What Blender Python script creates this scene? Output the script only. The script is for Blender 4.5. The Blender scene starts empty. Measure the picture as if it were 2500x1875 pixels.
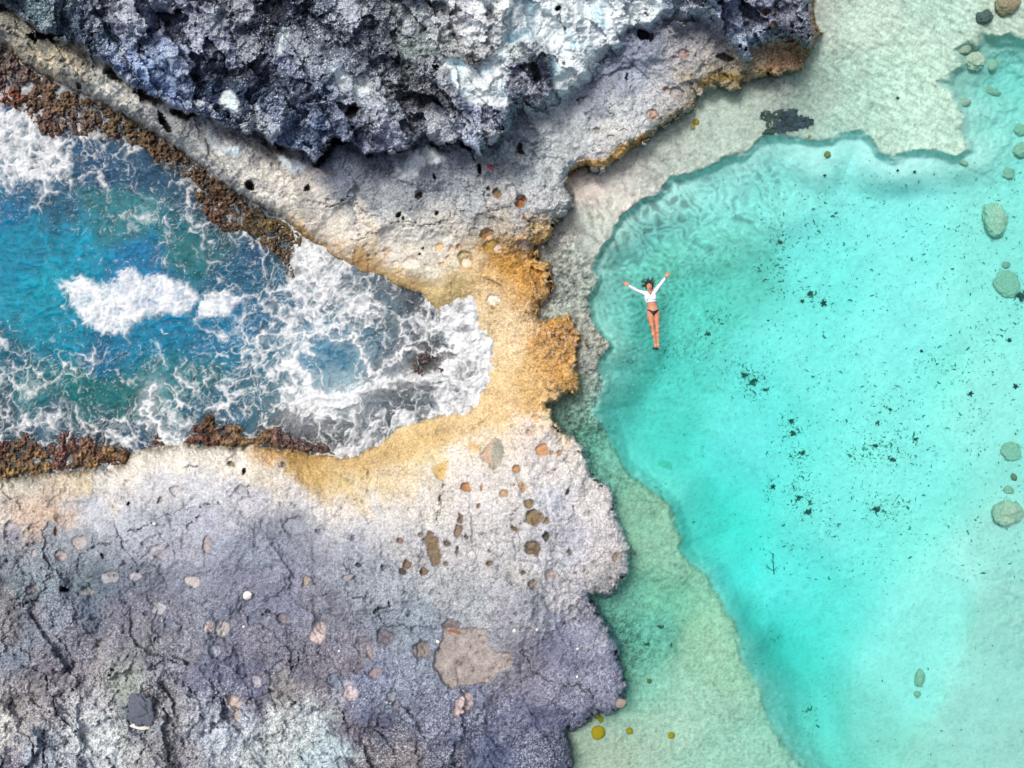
import bpy, bmesh, math, random
import numpy as np
from mathutils import Vector, noise as mnoise
random.seed(7); RNG = np.random.RandomState(11)
F = np.float32
CAMH = 24.0
scene = bpy.context.scene

# ------------------------------------------------------------------ camera, sky, sun, exposure
cam_d = bpy.data.cameras.new('camera'); cam = bpy.data.objects.new('camera', cam_d)
scene.collection.objects.link(cam); scene.camera = cam
cam.location = (0, 0, CAMH); cam.rotation_euler = (0, 0, 0)
cam_d.sensor_width = 36; cam_d.lens = 36 * CAMH / 25.0; cam_d.clip_end = 500

SUN_AZ = Vector((-0.62, 0.78)); SUN_EL = math.radians(66)
world = bpy.data.worlds.new("World"); scene.world = world; world.use_nodes = True
wn = world.node_tree.nodes; bg = wn['Background']
sky = wn.new('ShaderNodeTexSky'); sky.sky_type = 'NISHITA'; sky.sun_disc = False; sky.dust_density = 7.0; sky.air_density = 1.0; sky.ozone_density = 1.0
sky.sun_elevation = SUN_EL; sky.sun_rotation = math.atan2(SUN_AZ.x, SUN_AZ.y) % (2 * math.pi)
world.node_tree.links.new(sky.outputs[0], bg.inputs[0]); bg.inputs[1].default_value = 0.13
sd = bpy.data.lights.new('sun', 'SUN'); sd.energy = 2.5; sd.angle = math.radians(14); sd.color = (1.0, 0.96, 0.90)
sun = bpy.data.objects.new('sun', sd); scene.collection.objects.link(sun)
az = SUN_AZ.normalized()
sdir = Vector((az.x * math.cos(SUN_EL), az.y * math.cos(SUN_EL), math.sin(SUN_EL)))
sun.rotation_euler = sdir.to_track_quat('Z', 'Y').to_euler()
scene.view_settings.view_transform = 'Standard'; scene.view_settings.look = 'None'
scene.view_settings.exposure = -0.13; scene.view_settings.gamma = 1.0
try: scene.view_settings.use_curve_mapping = False
except Exception: pass
scene.cycles.transparent_max_bounces = 24
scene.cycles.max_bounces = 8

# ------------------------------------------------------------------ numeric helpers
def lin(c):
    c = np.asarray(c, dtype=np.float64) / 255.0
    return np.where(c <= 0.04045, c / 12.92, ((c + 0.055) / 1.055) ** 2.4).astype(F)

_perm = {}
def _tab(seed):
    if seed not in _perm:
        r = np.random.RandomState(seed * 77 + 5)
        p = r.permutation(1024).astype(np.int32)
        a = r.rand(1024) * 2 * np.pi
        _perm[seed] = (p, np.cos(a).astype(F), np.sin(a).astype(F), r.rand(1024).astype(F), r.rand(1024).astype(F))
    return _perm[seed]

def perlin(x, y, seed=0):
    p, gx, gy, _, _ = _tab(seed)
    xi = np.floor(x); yi = np.floor(y)
    fx = (x - xi).astype(F); fy = (y - yi).astype(F)
    xi = xi.astype(np.int32); yi = yi.astype(np.int32)
    def g(ix, iy, dx, dy):
        h = p[(p[ix & 1023] + iy) & 1023]
        return gx[h] * dx + gy[h] * dy
    n00 = g(xi, yi, fx, fy); n10 = g(xi + 1, yi, fx - 1, fy)
    n01 = g(xi, yi + 1, fx, fy - 1); n11 = g(xi + 1, yi + 1, fx - 1, fy - 1)
    sx = fx * fx * (3 - 2 * fx); sy = fy * fy * (3 - 2 * fy)
    a = n00 + sx * (n10 - n00); b = n01 + sx * (n11 - n01)
    return (a + sy * (b - a)) * F(1.5)

def fbm(x, y, scale, octs=4, gain=0.5, seed=0):
    s = 0; a = 1.0; t = 0
    for o in range(octs):
        s = s + a * perlin(x / scale + 17.3 * o, y / scale - 9.1 * o, seed + o); t += a
        a *= gain; scale /= 2.03
    return s / F(t)

def ridged(x, y, scale, octs=4, gain=0.5, seed=0):
    s = 0; a = 1.0; t = 0
    for o in range(octs):
        n = 1 - np.abs(perlin(x / scale + 7.7 * o, y / scale + 3.3 * o, seed + o)) * 1.7
        s = s + a * n; t += a; a *= gain; scale /= 2.07
    return s / F(t)          # about 0..1

def worley(x, y, scale, seed=0):
    p, _, _, rx, ry = _tab(seed)
    x = x / scale; y = y / scale
    xi = np.floor(x).astype(np.int32); yi = np.floor(y).astype(np.int32)
    f1 = np.full(x.shape, 9, F); f2 = np.full(x.shape, 9, F); idd = np.zeros(x.shape, np.int32)
    for dx in (-1, 0, 1):
        for dy in (-1, 0, 1):
            cx = xi + dx; cy = yi + dy
            h = p[(p[cx & 1023] + cy) & 1023]
            d = np.sqrt((cx + rx[h] - x) ** 2 + (cy + ry[h] - y) ** 2).astype(F)
            closer = d < f1
            f2 = np.where(closer, f1, np.minimum(f2, d)); idd = np.where(closer, h, idd)
            f1 = np.where(closer, d, f1)
    return f1, f2, _tab(seed)[3][(idd * 7 + 3) & 1023]

def facets(x, y, scale, seed=0):
    """broken planes: each cell is a tilted flat facet; returns height, cell wall distance, random per cell"""
    p, _, _, rx, ry = _tab(seed); tx = _tab(seed + 1)[3]; ty = _tab(seed + 2)[3]
    x = x / scale; y = y / scale
    xi = np.floor(x).astype(np.int32); yi = np.floor(y).astype(np.int32)
    f1 = np.full(x.shape, 9, F); f2 = np.full(x.shape, 9, F); idd = np.zeros(x.shape, np.int32); ox = np.zeros(x.shape, F); oy = np.zeros(x.shape, F)
    for dx in (-1, 0, 1):
        for dy in (-1, 0, 1):
            cx = xi + dx; cy = yi + dy; h = p[(p[cx & 1023] + cy) & 1023]
            ax = (cx + rx[h] - x).astype(F); ay = (cy + ry[h] - y).astype(F); d = np.sqrt(ax * ax + ay * ay)
            cl = d < f1; f2 = np.where(cl, f1, np.minimum(f2, d)); idd = np.where(cl, h, idd)
            ox = np.where(cl, ax, ox); oy = np.where(cl, ay, oy); f1 = np.where(cl, d, f1)
    r = tx[(idd * 13 + 5) & 1023]; r2 = ty[(idd * 29 + 11) & 1023]; r3 = rx[(idd * 7 + 3) & 1023]
    return ((r - .5) * ox + (r2 - .5) * oy) * 2 + (r3 - .5) * .7, f2 - f1, r3

def sstep(a, b, x):
    t = np.clip((x - a) / (b - a), 0, 1); return (t * t * (3 - 2 * t)).astype(F)
def mix(a, b, t):
    if np.ndim(a) and np.ndim(a) > np.ndim(t): t = t[..., None]
    elif np.ndim(b) and np.ndim(b) > np.ndim(t): t = t[..., None]
    return a + (b - a) * t

# coarse raster on which the plan of the place is drawn (units: centimetres on the water plane)
U0, V0, ST = -900.0, -760.0, 5.0
NU, NV = 861, 681
CU, CV = np.meshgrid((U0 + ST * np.arange(NU)).astype(F), (V0 + ST * np.arange(NV)).astype(F))

def samp(m, u, v):
    x = np.clip((u - U0) / ST, 0, NU - 1.001); y = np.clip((v - V0) / ST, 0, NV - 1.001)
    xi = x.astype(np.int32); yi = y.astype(np.int32); fx = (x - xi).astype(F); fy = (y - yi).astype(F)
    if m.ndim == 3: fx = fx[..., None]; fy = fy[..., None]
    a = m[yi, xi]; b = m[yi, xi + 1]; c = m[yi + 1, xi]; d = m[yi + 1, xi + 1]
    t = a + (b - a) * fx; return t + (c + (d - c) * fx - t) * fy

def seg_dist(pts, u, v, closed=False):
    d2 = np.full(u.shape, 1e12, F); n = len(pts)
    for i in range(n if closed else n - 1):
        x0, y0 = pts[i]; x1, y1 = pts[(i + 1) % n]
        ex, ey = x1 - x0, y1 - y0; L = ex * ex + ey * ey + 1e-9
        t = np.clip(((u - x0) * ex + (v - y0) * ey) / L, 0, 1)
        dd = (u - x0 - t * ex) ** 2 + (v - y0 - t * ey) ** 2
        np.minimum(d2, dd, out=d2)
    return np.sqrt(d2)

def sdf(pts, u=None, v=None):        # positive inside
    if u is None: u, v = CU, CV
    d = seg_dist(pts, u, v, True); ins = np.zeros(u.shape, bool); n = len(pts)
    for i in range(n):
        x0, y0 = pts[i]; x1, y1 = pts[(i + 1) % n]
        if y0 == y1: continue
        c = ((y0 > v) != (y1 > v)) & (u < (x1 - x0) * (v - y0) / (y1 - y0) + x0)
        ins ^= c
    return np.where(ins, d, -d).astype(F)

def rbf(pts, s=45.0, power=2.6):     # smooth interpolation of control values over the plan
    k = 4; u = CU[::k, ::k]; v = CV[::k, ::k]
    vals = np.array([np.atleast_1d(p[2]) for p in pts], dtype=F)
    acc = np.zeros(u.shape + (vals.shape[1],), F); W = np.zeros(u.shape, F)
    for (pu, pv, _), val in zip(pts, vals):
        w = 1.0 / (((u - pu) ** 2 + (v - pv) ** 2) / (s * s) + 1.0) ** power
        acc += w[..., None] * val; W += w
    acc /= W[..., None]
    yy = np.arange(NV) / k; xx = np.arange(NU) / k
    yi = np.minimum(yy.astype(int), u.shape[0] - 2); xi = np.minimum(xx.astype(int), u.shape[1] - 2)
    fy = (yy - yi).astype(F)[:, None, None]; fx = (xx - xi).astype(F)[None, :, None]
    a = acc[yi][:, xi]; b = acc[yi][:, xi + 1]; c = acc[yi + 1][:, xi]; d = acc[yi + 1][:, xi + 1]
    r = (a * (1 - fx) + b * fx) * (1 - fy) + (c * (1 - fx) + d * fx) * fy
    return r[..., 0] if vals.shape[1] == 1 else r

# ------------------------------------------------------------------ the plan: outlines in centimetres
CLIFF = [(-900,-760),(-900,-420),(-300,-190),(-40,-20),(38,38),(95,80),(170,100),(237,142),(289,180),(327,210),(380,232),(417,252),(492,278),(550,308),(590,318),(620,314),(649,327),(666,347),(715,366),(733,359),(770,393),(805,359),(820,338),(857,347),(892,379),(938,373),(985,365),(1011,347),(1037,333),(1071,344),(1097,350),(1135,347),(1170,372),(1190,368),(1213,330),(1245,298),(1256,262),(1312,268),(1385,235),(1425,208),(1454,168),(1500,118),(1529,80),(1602,72),(1616,45),(1674,52),(1709,38),(1746,58),(1775,116),(1804,130),(1822,153),(1839,124),(1880,95),(1935,98),(1976,116),(1990,72),(1976,43),(1978,-60),(1950,-200),(1980,-400),(1900,-760)]
INLET = [(-900,-330),(-300,-60),(0,107),(29,133),(95,179),(150,205),(203,231),(289,272),(356,312),(420,356),(492,405),(535,446),(593,480),(620,498),(678,527),(715,555),(744,584),(782,599),(828,639),(851,648),(886,668),(938,677),(973,706),(1025,717),(1054,749),(1066,767),(1097,749),(1147,738),(1152,755),(1158,801),(1190,836),(1190,880),(1181,940),(1158,978),(1141,1004),(1083,1004),(1025,1021),(976,1027),(932,1076),(880,1105),(834,1120),(794,1111),(736,1105),(678,1094),(620,1085),(579,1099),(521,1088),(434,1085),(347,1096),(324,1105),(307,1134),(246,1146),(145,1149),(29,1169),(0,1169),(-300,1200),(-900,1330)]
LAGOON = [(1990,-760),(2060,-400),(2030,-200),(1985,-60),(1984,0),(1984,43),(1996,72),(1984,116),(1961,142),(1944,169),(1880,182),(1816,200),(1807,212),(1717,214),(1697,243),(1686,272),(1645,284),(1613,312),(1599,336),(1523,370),(1486,402),(1457,422),(1422,408),(1390,428),(1382,451),(1399,480),(1399,503),(1376,529),(1344,555),(1335,582),(1306,599),(1306,639),(1335,645),(1338,668),(1344,717),(1321,743),(1318,778),(1350,787),(1390,781),(1396,807),(1422,845),(1396,874),(1402,900),(1419,923),(1414,952),(1379,963),(1359,984),(1341,989),(1364,1047),(1390,1065),(1419,1096),(1443,1134),(1440,1166),(1466,1180),(1486,1209),(1497,1244),(1500,1264),(1518,1296),(1524,1322),(1538,1334),(1541,1351),(1529,1371),(1524,1394),(1500,1412),(1500,1441),(1486,1453),(1466,1444),(1454,1444),(1431,1447),(1440,1476),(1460,1511),(1480,1543),(1497,1580),(1497,1621),(1512,1647),(1521,1684),(1518,1719),(1492,1728),(1463,1733),(1443,1751),(1414,1771),(1385,1774),(1382,1806),(1388,1843),(1389,1875),(1395,2000),(1330,2250),(1400,2640),(3400,2640),(3400,-760)]
DEEP = [(2700,100),(2500,95),(2467,84),(2447,93),(2401,84),(2387,110),(2352,107),(2334,116),(2349,162),(2323,174),(2311,197),(2285,200),(2323,234),(2352,283),(2349,327),(2366,364),(2329,382),(2277,370),(2224,367),(2187,388),(2143,373),(2129,344),(2106,321),(2071,323),(2045,333),(1996,344),(1955,338),(1900,330),(1860,341),(1833,359),(1813,376),(1732,405),(1688,425),(1645,431),(1628,454),(1613,466),(1587,480),(1552,498),(1526,518),(1509,544),(1489,576),(1471,602),(1454,634),(1445,657),(1457,680),(1454,706),(1440,726),(1440,755),(1443,787),(1466,813),(1489,845),(1466,880),(1460,906),(1471,937),(1457,972),(1443,1010),(1470,1040),(1492,1082),(1515,1128),(1545,1165),(1567,1180),(1602,1209),(1639,1232),(1645,1267),(1662,1310),(1660,1348),(1688,1374),(1726,1401),(1741,1435),(1761,1470),(1790,1519),(1807,1569),(1813,1621),(1842,1664),(1870,1730),(1889,1780),(1909,1812),(1924,1829),(1960,1875),(2100,2100),(3400,2300),(3400,100)]
BENCH_N = [(-900,-330),(-300,-60),(0,107),(95,179),(203,231),(289,272),(356,312),(420,356),(492,405),(535,446),(620,498),(678,527),(715,555),(744,584),(730,620),(722,660),(724,706),(708,690),(695,657),(655,616),(620,590),(593,570),(540,572),(509,547),(480,500),(463,463),(434,428),(380,410),(362,376),(301,350),(231,345),(170,330),(122,344),(78,312),(60,280),(20,268),(-20,250),(-300,100),(-900,-100)]
BENCH_S = [(-900,1330),(-900,1200),(-300,1090),(0,1065),(20,1072),(45,1066),(69,1044),(92,1070),(107,1082),(130,1070),(145,1056),(165,1044),(185,1070),(205,1066),(220,1056),(240,1078),(260,1073),(289,1082),(324,1100),(360,1096),(376,1053),(405,1082),(440,1085),(457,1065),(469,1024),(490,1022),(503,1004),(524,1007),(529,1036),(550,1030),(593,1036),(608,1065),(640,1046),(678,1036),(720,1060),(800,1075),(834,1120),(736,1105),(620,1085),(579,1099),(521,1090),(434,1088),(347,1098),(324,1105),(307,1134),(246,1146),(145,1149),(29,1169),(-300,1200)]
ISLET = [(985,905),(1000,875),(1030,850),(1062,862),(1090,885),(1110,900),(1080,915),(1040,925),(1000,934)]
GOLD = [(1135,560),(1180,575),(1230,570),(1300,575),(1340,560),(1345,640),(1350,717),(1320,760),(1390,775),(1430,845),(1400,880),(1425,925),(1380,970),(1330,1000),(1270,1010),(1180,1050),(1100,1090),(980,1130),(900,1150),(800,1150),(700,1130),(640,1110),(700,1095),(830,1110),(940,1070),(1030,1020),(1150,1000),(1190,900),(1180,830),(1150,770),(1060,770),(1000,720),(900,680),(840,645),(760,600),(770,595),(860,630),(960,660),(1040,680),(1120,670),(1110,610)]
ICE = [[(1235,110),(1230,50),(1262,-10),(1290,-200),(1650,-200),(1618,38),(1570,58),(1535,72),(1495,108),(1462,150),(1448,186),(1425,204),(1385,230),(1352,226),(1347,190),(1345,120),(1330,100),(1300,108)],
       [(1076,150),(1105,140),(1140,152),(1165,170),(1190,150),(1225,110),(1250,130),(1245,190),(1236,225),(1240,262),(1200,264),(1160,262),(1130,236),(1108,205),(1088,178)],
       [(684,61),(702,58),(720,69),(712,82),(698,95),(692,120),(689,142),(676,134),(663,133),(672,118),(678,95)],
       [(532,240),(541,222),(556,220),(575,232),(580,255),(592,270),(594,280),(576,286),(556,272),(534,258)],
       [(495,315),(530,330),(545,355),(600,360),(590,382),(530,376),(508,352)],
       [(681,390),(720,383),(752,404),(745,420),(718,430),(690,412)],
       [(996,366),(1012,358),(1030,366),(1046,356),(1060,368),(1089,378),(1080,392),(1063,409),(1045,404),(1025,415),(1020,436),(1000,432),(982,441),(985,415),(990,391)],
       [(815,165),(845,168),(850,210),(838,218),(822,195)], [(858,195),(905,190),(915,225),(870,240)],
       [(958,412),(968,402),(978,414),(970,425)]]
DARKROCK = [(1262,100),(1290,92),(1335,108),(1346,150),(1350,190),(1352,225),(1330,262),(1290,262),(1262,245),(1250,200),(1282,170),(1285,140)]

S_CLIFF, S_INLET, S_LAGOON, S_DEEP = sdf(CLIFF), sdf(INLET), sdf(LAGOON), sdf(DEEP)
S_BENCH = np.maximum(np.maximum(sdf(BENCH_N), sdf(BENCH_S)), sdf(ISLET))
S_GOLD = sdf(GOLD)
S_ICE = np.full(CU.shape, -999, F)
for q in ICE: S_ICE = np.maximum(S_ICE, sdf(q))
S_DKR = sdf(DARKROCK)

# colours of the stone (sRGB), height and ruggedness, at control points
C_CLIFF = rbf([(u, v, lin(c)) for u, v, c in [
 (-200,-100,(70,80,100)),(60,20,(80,105,120)),(120,60,(95,115,128)),(180,40,(110,118,138)),(230,100,(85,100,128)),(290,120,(70,88,125)),(300,30,(90,92,110)),(350,180,(60,80,125)),(400,60,(80,85,108)),
 (420,170,(105,120,150)),(450,240,(62,82,130)),(500,50,(78,80,100)),(500,150,(85,92,115)),(520,240,(60,78,112)),(600,30,(62,66,85)),(600,120,(70,74,96)),(640,250,(80,95,125)),(600,300,(45,58,85)),
 (700,30,(58,66,88)),(700,180,(75,82,108)),(700,270,(92,102,130)),(740,330,(75,92,130)),(780,60,(64,72,92)),(800,150,(90,98,118)),(780,250,(70,82,112)),(850,330,(95,102,130)),(880,60,(72,78,98)),(900,150,(80,85,105)),
 (900,250,(120,125,140)),(940,330,(110,112,140)),(960,90,(116,124,136)),(1000,60,(124,132,142)),(1000,120,(140,152,158)),(1030,190,(70,70,85)),(1000,260,(92,96,112)),(1080,100,(142,144,152)),(1060,40,(116,120,132)),(1080,300,(78,84,105)),
 (1120,60,(158,154,162)),(1160,30,(138,138,150)),(1180,330,(88,98,125)),(1200,290,(95,100,130)),(1150,280,(85,88,100)),(1200,80,(150,152,162)),(1240,300,(80,88,105)),(1300,180,(110,112,135)),(1300,50,(190,200,206)),(1400,100,(185,195,205)),
 (1450,150,(165,178,190)),(1560,40,(150,160,172)),(1640,20,(115,122,145)),(1700,20,(140,148,170)),(1760,70,(125,132,160)),(1800,110,(128,142,172)),(1860,50,(128,130,158)),(1920,30,(118,120,140)),(1950,80,(120,125,150)),(1980,60,(95,100,118))]], 45)
C_SHELF = rbf([(u, v, lin(c)) for u, v, c in [
 # wall above the inlet
 (-300,-50,(140,135,125)),(10,70,(130,128,118)),(50,110,(170,160,142)),(100,110,(110,112,108)),(140,160,(190,178,155)),(180,200,(180,176,164)),(200,150,(125,126,122)),(260,190,(150,152,148)),(280,250,(188,186,180)),(340,250,(128,130,132)),(350,295,(192,190,184)),
 (420,300,(120,122,128)),(430,345,(190,190,186)),(480,330,(140,142,146)),(520,390,(180,180,178)),(560,430,(190,188,186)),(600,400,(140,140,142)),(640,460,(205,200,194)),(660,400,(120,118,116)),(720,440,(165,160,154)),(700,500,(222,216,208)),(760,480,(170,166,164)),(560,330,(70,75,85)),(640,370,(60,62,72)),(760,390,(70,78,98)),
 (840,400,(78,88,108)),(860,440,(110,116,130)),(800,520,(215,209,203)),(900,460,(140,146,155)),(920,400,(85,92,108)),(980,480,(150,156,166)),(940,520,(178,182,190)),(1050,450,(130,138,150)),(1120,400,(110,118,132)),(1120,480,(160,166,175)),(1150,430,(120,128,140)),(1200,420,(135,142,150)),
 (1260,400,(150,158,166)),(1300,470,(182,184,190)),(1240,520,(188,186,188)),(1180,480,(172,176,182)),(1300,400,(160,170,176)),(1350,360,(188,194,198)),(1330,310,(150,158,166)),(1270,330,(95,105,120)),(1400,300,(182,188,194)),(1400,380,(190,192,196)),(1460,340,(200,200,202)),(1450,260,(140,148,162)),(1500,220,(140,146,164)),(1540,280,(185,190,196)),(1520,330,(192,194,192)),
 (1560,180,(160,168,186)),(1560,120,(120,128,150)),(1620,160,(160,164,178)),(1600,230,(182,184,190)),(1650,230,(176,176,180)),(1680,150,(158,158,165)),(1700,90,(120,122,135)),(1720,170,(165,162,160)),(1780,160,(160,155,148)),(1800,180,(140,125,90)),(1750,190,(165,150,112)),(1880,130,(150,125,90)),(1930,140,(120,92,42)),(1900,170,(176,142,110)),(1680,220,(172,162,140)),
 (850,570,(226,218,208)),(900,620,(228,214,196)),(960,590,(228,224,216)),(1020,560,(222,220,216)),(1050,630,(226,220,208)),(1100,580,(212,208,202)),(1150,540,(190,190,188)),(1220,560,(180,172,160)),(1120,640,(222,206,178)),
 # gold saddle
 (720,560,(188,158,110)),(780,600,(205,172,122)),(860,640,(196,160,108)),(930,660,(210,185,140)),(990,690,(205,182,135)),(1040,720,(196,182,136)),(1090,700,(204,190,148)),(1150,680,(220,200,158)),(1200,640,(206,162,84)),(1260,620,(198,158,84)),(1320,600,(192,160,92)),(1300,680,(200,156,80)),(1240,700,(205,162,82)),(1200,732,(222,206,180)),(1180,770,(220,206,176)),(1240,780,(230,216,188)),(1260,850,(230,216,188)),(1320,830,(196,156,88)),(1370,810,(198,154,82)),(1400,850,(192,150,84)),(1330,900,(212,176,112)),(1390,930,(208,164,88)),(1290,930,(220,198,150)),(1230,940,(222,204,168)),(1200,1000,(224,204,168)),(1300,990,(222,192,140)),(1330,1020,(224,205,182)),
 (1120,1030,(222,202,168)),(1060,1060,(212,192,150)),(1000,1090,(212,192,150)),(930,1120,(206,184,140)),(860,1150,(206,184,140)),(900,1180,(208,192,162)),(780,1135,(198,168,112)),(720,1120,(190,158,100)),(650,1105,(206,166,112)),(1020,1150,(214,198,168)),(980,1200,(222,206,186)),(1280,1060,(218,206,198)),
 # platform
 (350,1120,(220,214,206)),(450,1110,(226,220,212)),(560,1130,(226,220,212)),(640,1150,(216,208,198)),(400,1180,(206,206,214)),(500,1200,(200,202,212)),(250,1190,(216,212,210)),(180,1175,(205,192,168)),(100,1200,(200,184,172)),(50,1180,(190,186,176)),(60,1235,(200,176,160)),(30,1255,(214,206,198)),(110,1255,(196,172,156)),(20,1300,(150,152,165)),(200,1250,(190,194,206)),(300,1260,(176,180,194)),(400,1260,(168,174,186)),(500,1270,(170,174,190)),(700,1180,(222,216,212)),(600,1220,(190,190,202)),(760,1230,(208,206,210)),
 (860,1220,(216,210,208)),(700,1290,(140,146,162)),(800,1300,(172,176,188)),(900,1280,(196,196,202)),(960,1250,(208,204,204)),(1040,1230,(212,208,206)),(1120,1130,(216,210,204)),(1160,1180,(210,204,204)),(1240,1150,(210,206,206)),(1350,1120,(212,206,206)),(1400,1140,(212,208,208)),(1380,1220,(196,198,210)),(1440,1230,(206,202,204)),(1200,1280,(200,198,202)),(1120,1350,(190,188,194)),(1000,1350,(184,184,190)),(1400,1300,(194,194,208)),(1480,1330,(196,192,196)),(1350,1360,(190,192,202)),(1470,1390,(188,186,190)),(1300,1400,(186,184,186)),(1240,1450,(168,170,180)),(1400,1440,(182,182,190)),
 (100,1340,(132,142,155)),(200,1360,(140,148,162)),(300,1350,(152,158,174)),(420,1350,(160,162,178)),(540,1340,(155,160,180)),(640,1330,(134,142,162)),(100,1420,(108,124,138)),(200,1420,(104,120,134)),(330,1420,(120,128,144)),(440,1430,(132,138,156)),(560,1400,(122,126,148)),(660,1400,(130,132,154)),(760,1400,(136,140,158)),(840,1340,(158,162,176)),(860,1430,(148,156,170)),(940,1440,(160,168,180)),(1050,1440,(168,172,180)),(1140,1440,(166,172,180)),
 (40,1500,(122,118,124)),(120,1500,(112,122,140)),(240,1480,(100,112,132)),(330,1500,(112,112,130)),(440,1500,(114,118,134)),(580,1480,(108,114,134)),(680,1470,(126,130,152)),(800,1500,(118,120,136)),(900,1520,(118,128,144)),(1000,1520,(132,144,160)),(1000,1600,(128,138,158)),(1240,1540,(140,142,154)),(1300,1480,(150,152,164)),(1400,1520,(136,140,160)),(1460,1560,(138,142,160)),(1380,1600,(122,124,150)),(1480,1660,(130,134,158)),(1300,1660,(122,122,144)),(1400,1700,(116,120,142)),(1260,1640,(130,128,140)),
 (60,1580,(112,122,140)),(180,1560,(110,112,126)),(300,1570,(120,120,132)),(420,1560,(124,126,140)),(520,1640,(108,112,138)),(640,1560,(112,112,130)),(700,1600,(104,106,122)),(640,1640,(100,104,130)),(760,1620,(108,106,120)),(860,1600,(120,116,130)),(920,1680,(112,120,148)),(1000,1700,(120,130,152)),(1060,1760,(108,114,138)),(1180,1740,(112,118,142)),(1280,1760,(100,106,134)),(1370,1740,(104,108,136)),(1340,1850,(84,90,116)),(1240,1850,(88,98,126)),(1160,1820,(94,104,134)),
 (60,1680,(128,124,128)),(160,1660,(126,122,134)),(250,1650,(140,138,142)),(320,1660,(150,158,156)),(200,1740,(176,178,186)),(100,1750,(150,146,152)),(20,1760,(196,196,194)),(40,1820,(110,108,126)),(140,1840,(150,162,176)),(230,1810,(200,208,214)),(200,1850,(172,178,186)),(300,1790,(176,182,180)),(350,1740,(78,88,112)),(400,1700,(104,104,112)),(330,1840,(160,162,166)),(430,1750,(150,150,158)),(440,1850,(134,132,142)),(480,1800,(170,182,196)),(560,1790,(182,192,206)),(520,1850,(140,146,158)),(620,1740,(108,106,126)),(640,1830,(176,186,192)),(670,1790,(196,202,202)),(740,1790,(180,190,194)),(780,1840,(168,188,196)),(850,1780,(112,106,122)),(900,1840,(112,108,118)),(700,1690,(134,132,136)),(820,1850,(172,192,202)),(960,1800,(98,102,124)),(1000,1860,(118,112,116)),(1080,1840,(92,96,118)),(200,2300,(130,132,140)),(1000,2300,(110,112,128)),(1200,2100,(95,100,122))]], 34)
C_BENCH = rbf([(u, v, lin(c)) for u, v, c in [(-300,50,(100,85,78)),(20,150,(104,92,90)),(60,200,(96,84,84)),(120,220,(112,92,80)),(180,240,(104,84,62)),(100,280,(100,80,80)),(200,300,(100,84,80)),(260,290,(98,82,62)),(320,330,(92,74,54)),(300,350,(104,84,76)),(40,245,(130,60,30)),(80,262,(110,64,44)),(140,330,(96,66,60)),(400,380,(96,76,60)),(450,430,(86,66,50)),(520,480,(84,66,48)),(560,530,(90,64,54)),(620,560,(80,70,52)),(680,600,(74,58,46)),(700,680,(120,92,84)),(720,560,(120,104,66)),
 (20,1080,(80,50,48)),(40,1140,(92,74,60)),(20,1160,(150,126,84)),(100,1150,(168,140,92)),(80,1090,(78,52,42)),(120,1110,(104,68,68)),(170,1080,(96,66,60)),(160,1120,(108,84,78)),(220,1080,(104,76,72)),(220,1135,(160,132,88)),(280,1100,(86,60,50)),(300,1120,(110,82,60)),(380,1070,(96,66,66)),(510,1020,(100,76,50)),(480,1060,(100,66,60)),(560,1060,(96,72,60)),(600,1080,(130,106,76)),(680,1070,(96,76,76)),(760,1080,(92,76,74)),(1000,920,(74,56,54)),(1060,885,(62,54,60))]], 25)
RUG = rbf([(u, v, r) for u, v, r in [(100,100,.5),(300,250,.45),(600,420,.35),(800,540,.15),(900,470,.35),(1100,430,.4),(1250,450,.4),(1400,300,.25),(1550,200,.35),(1700,150,.45),(950,620,.08),(1100,650,.12),(1250,680,.35),(1200,800,.2),(1350,830,.65),(1290,600,.6),(1330,700,.6),(1380,900,.6),(1330,560,.5),(1250,850,.3),(1250,930,.2),(1100,1060,.15),(850,1140,.15),(400,1150,.12),(700,1200,.2),(200,1250,.22),(500,1270,.28),(900,1250,.22),(1150,1150,.22),(1300,1150,.3),(1400,1300,.35),(1450,1400,.5),(1100,1350,.35),(100,1400,.5),(300,1400,.35),(600,1380,.35),(900,1430,.4),(1100,1450,.4),(100,1550,.6),(300,1600,.55),(600,1550,.45),(900,1560,.45),(1300,1600,.35),(1400,1700,.5),(200,1750,.85),(400,1750,.85),(600,1800,.8),(900,1800,.7),(1200,1820,.7)]], 60)
HGT = rbf([(u, v, h) for u, v, h in [(-300,-80,2.2),(60,110,1.2),(150,150,1.3),(300,230,1.3),(420,300,1.3),(560,370,1.3),(650,420,1.2),(700,500,.95),(760,440,1.3),(850,430,1.35),(850,560,.8),(950,520,1.2),(1000,430,1.4),(1150,400,1.4),(1100,500,1.05),(1250,440,1.15),(1230,540,.95),(1330,380,1.0),(1300,300,1.4),(1450,280,.85),(1500,230,.95),(1600,200,.65),(1580,120,1.1),(1700,120,.8),(1750,170,.45),(1850,150,.35),(1930,140,.4),
 (960,620,.6),(1100,620,.55),(1200,640,.5),(1200,780,.42),(1300,650,.42),(1350,830,.45),(1250,930,.5),(1100,1050,.5),(950,1130,.55),(800,1140,.5),(1300,1010,.65),(1200,1100,.8),(1380,1140,.6),(1460,1280,.6),(1480,1400,.65),(1250,1300,1.15),(1000,1280,1.1),(700,1200,.9),(450,1150,.8),(200,1200,.8),(50,1230,.9),(300,1350,1.3),(600,1400,1.4),(900,1450,1.4),(1200,1500,1.35),(1450,1600,.8),(1350,1800,.9),(100,1600,1.7),(400,1700,1.9),(700,1750,1.8),(1000,1750,1.6),(200,1850,2.0),(400,2300,2.2),(1200,2200,1.6)]], 70)
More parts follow.
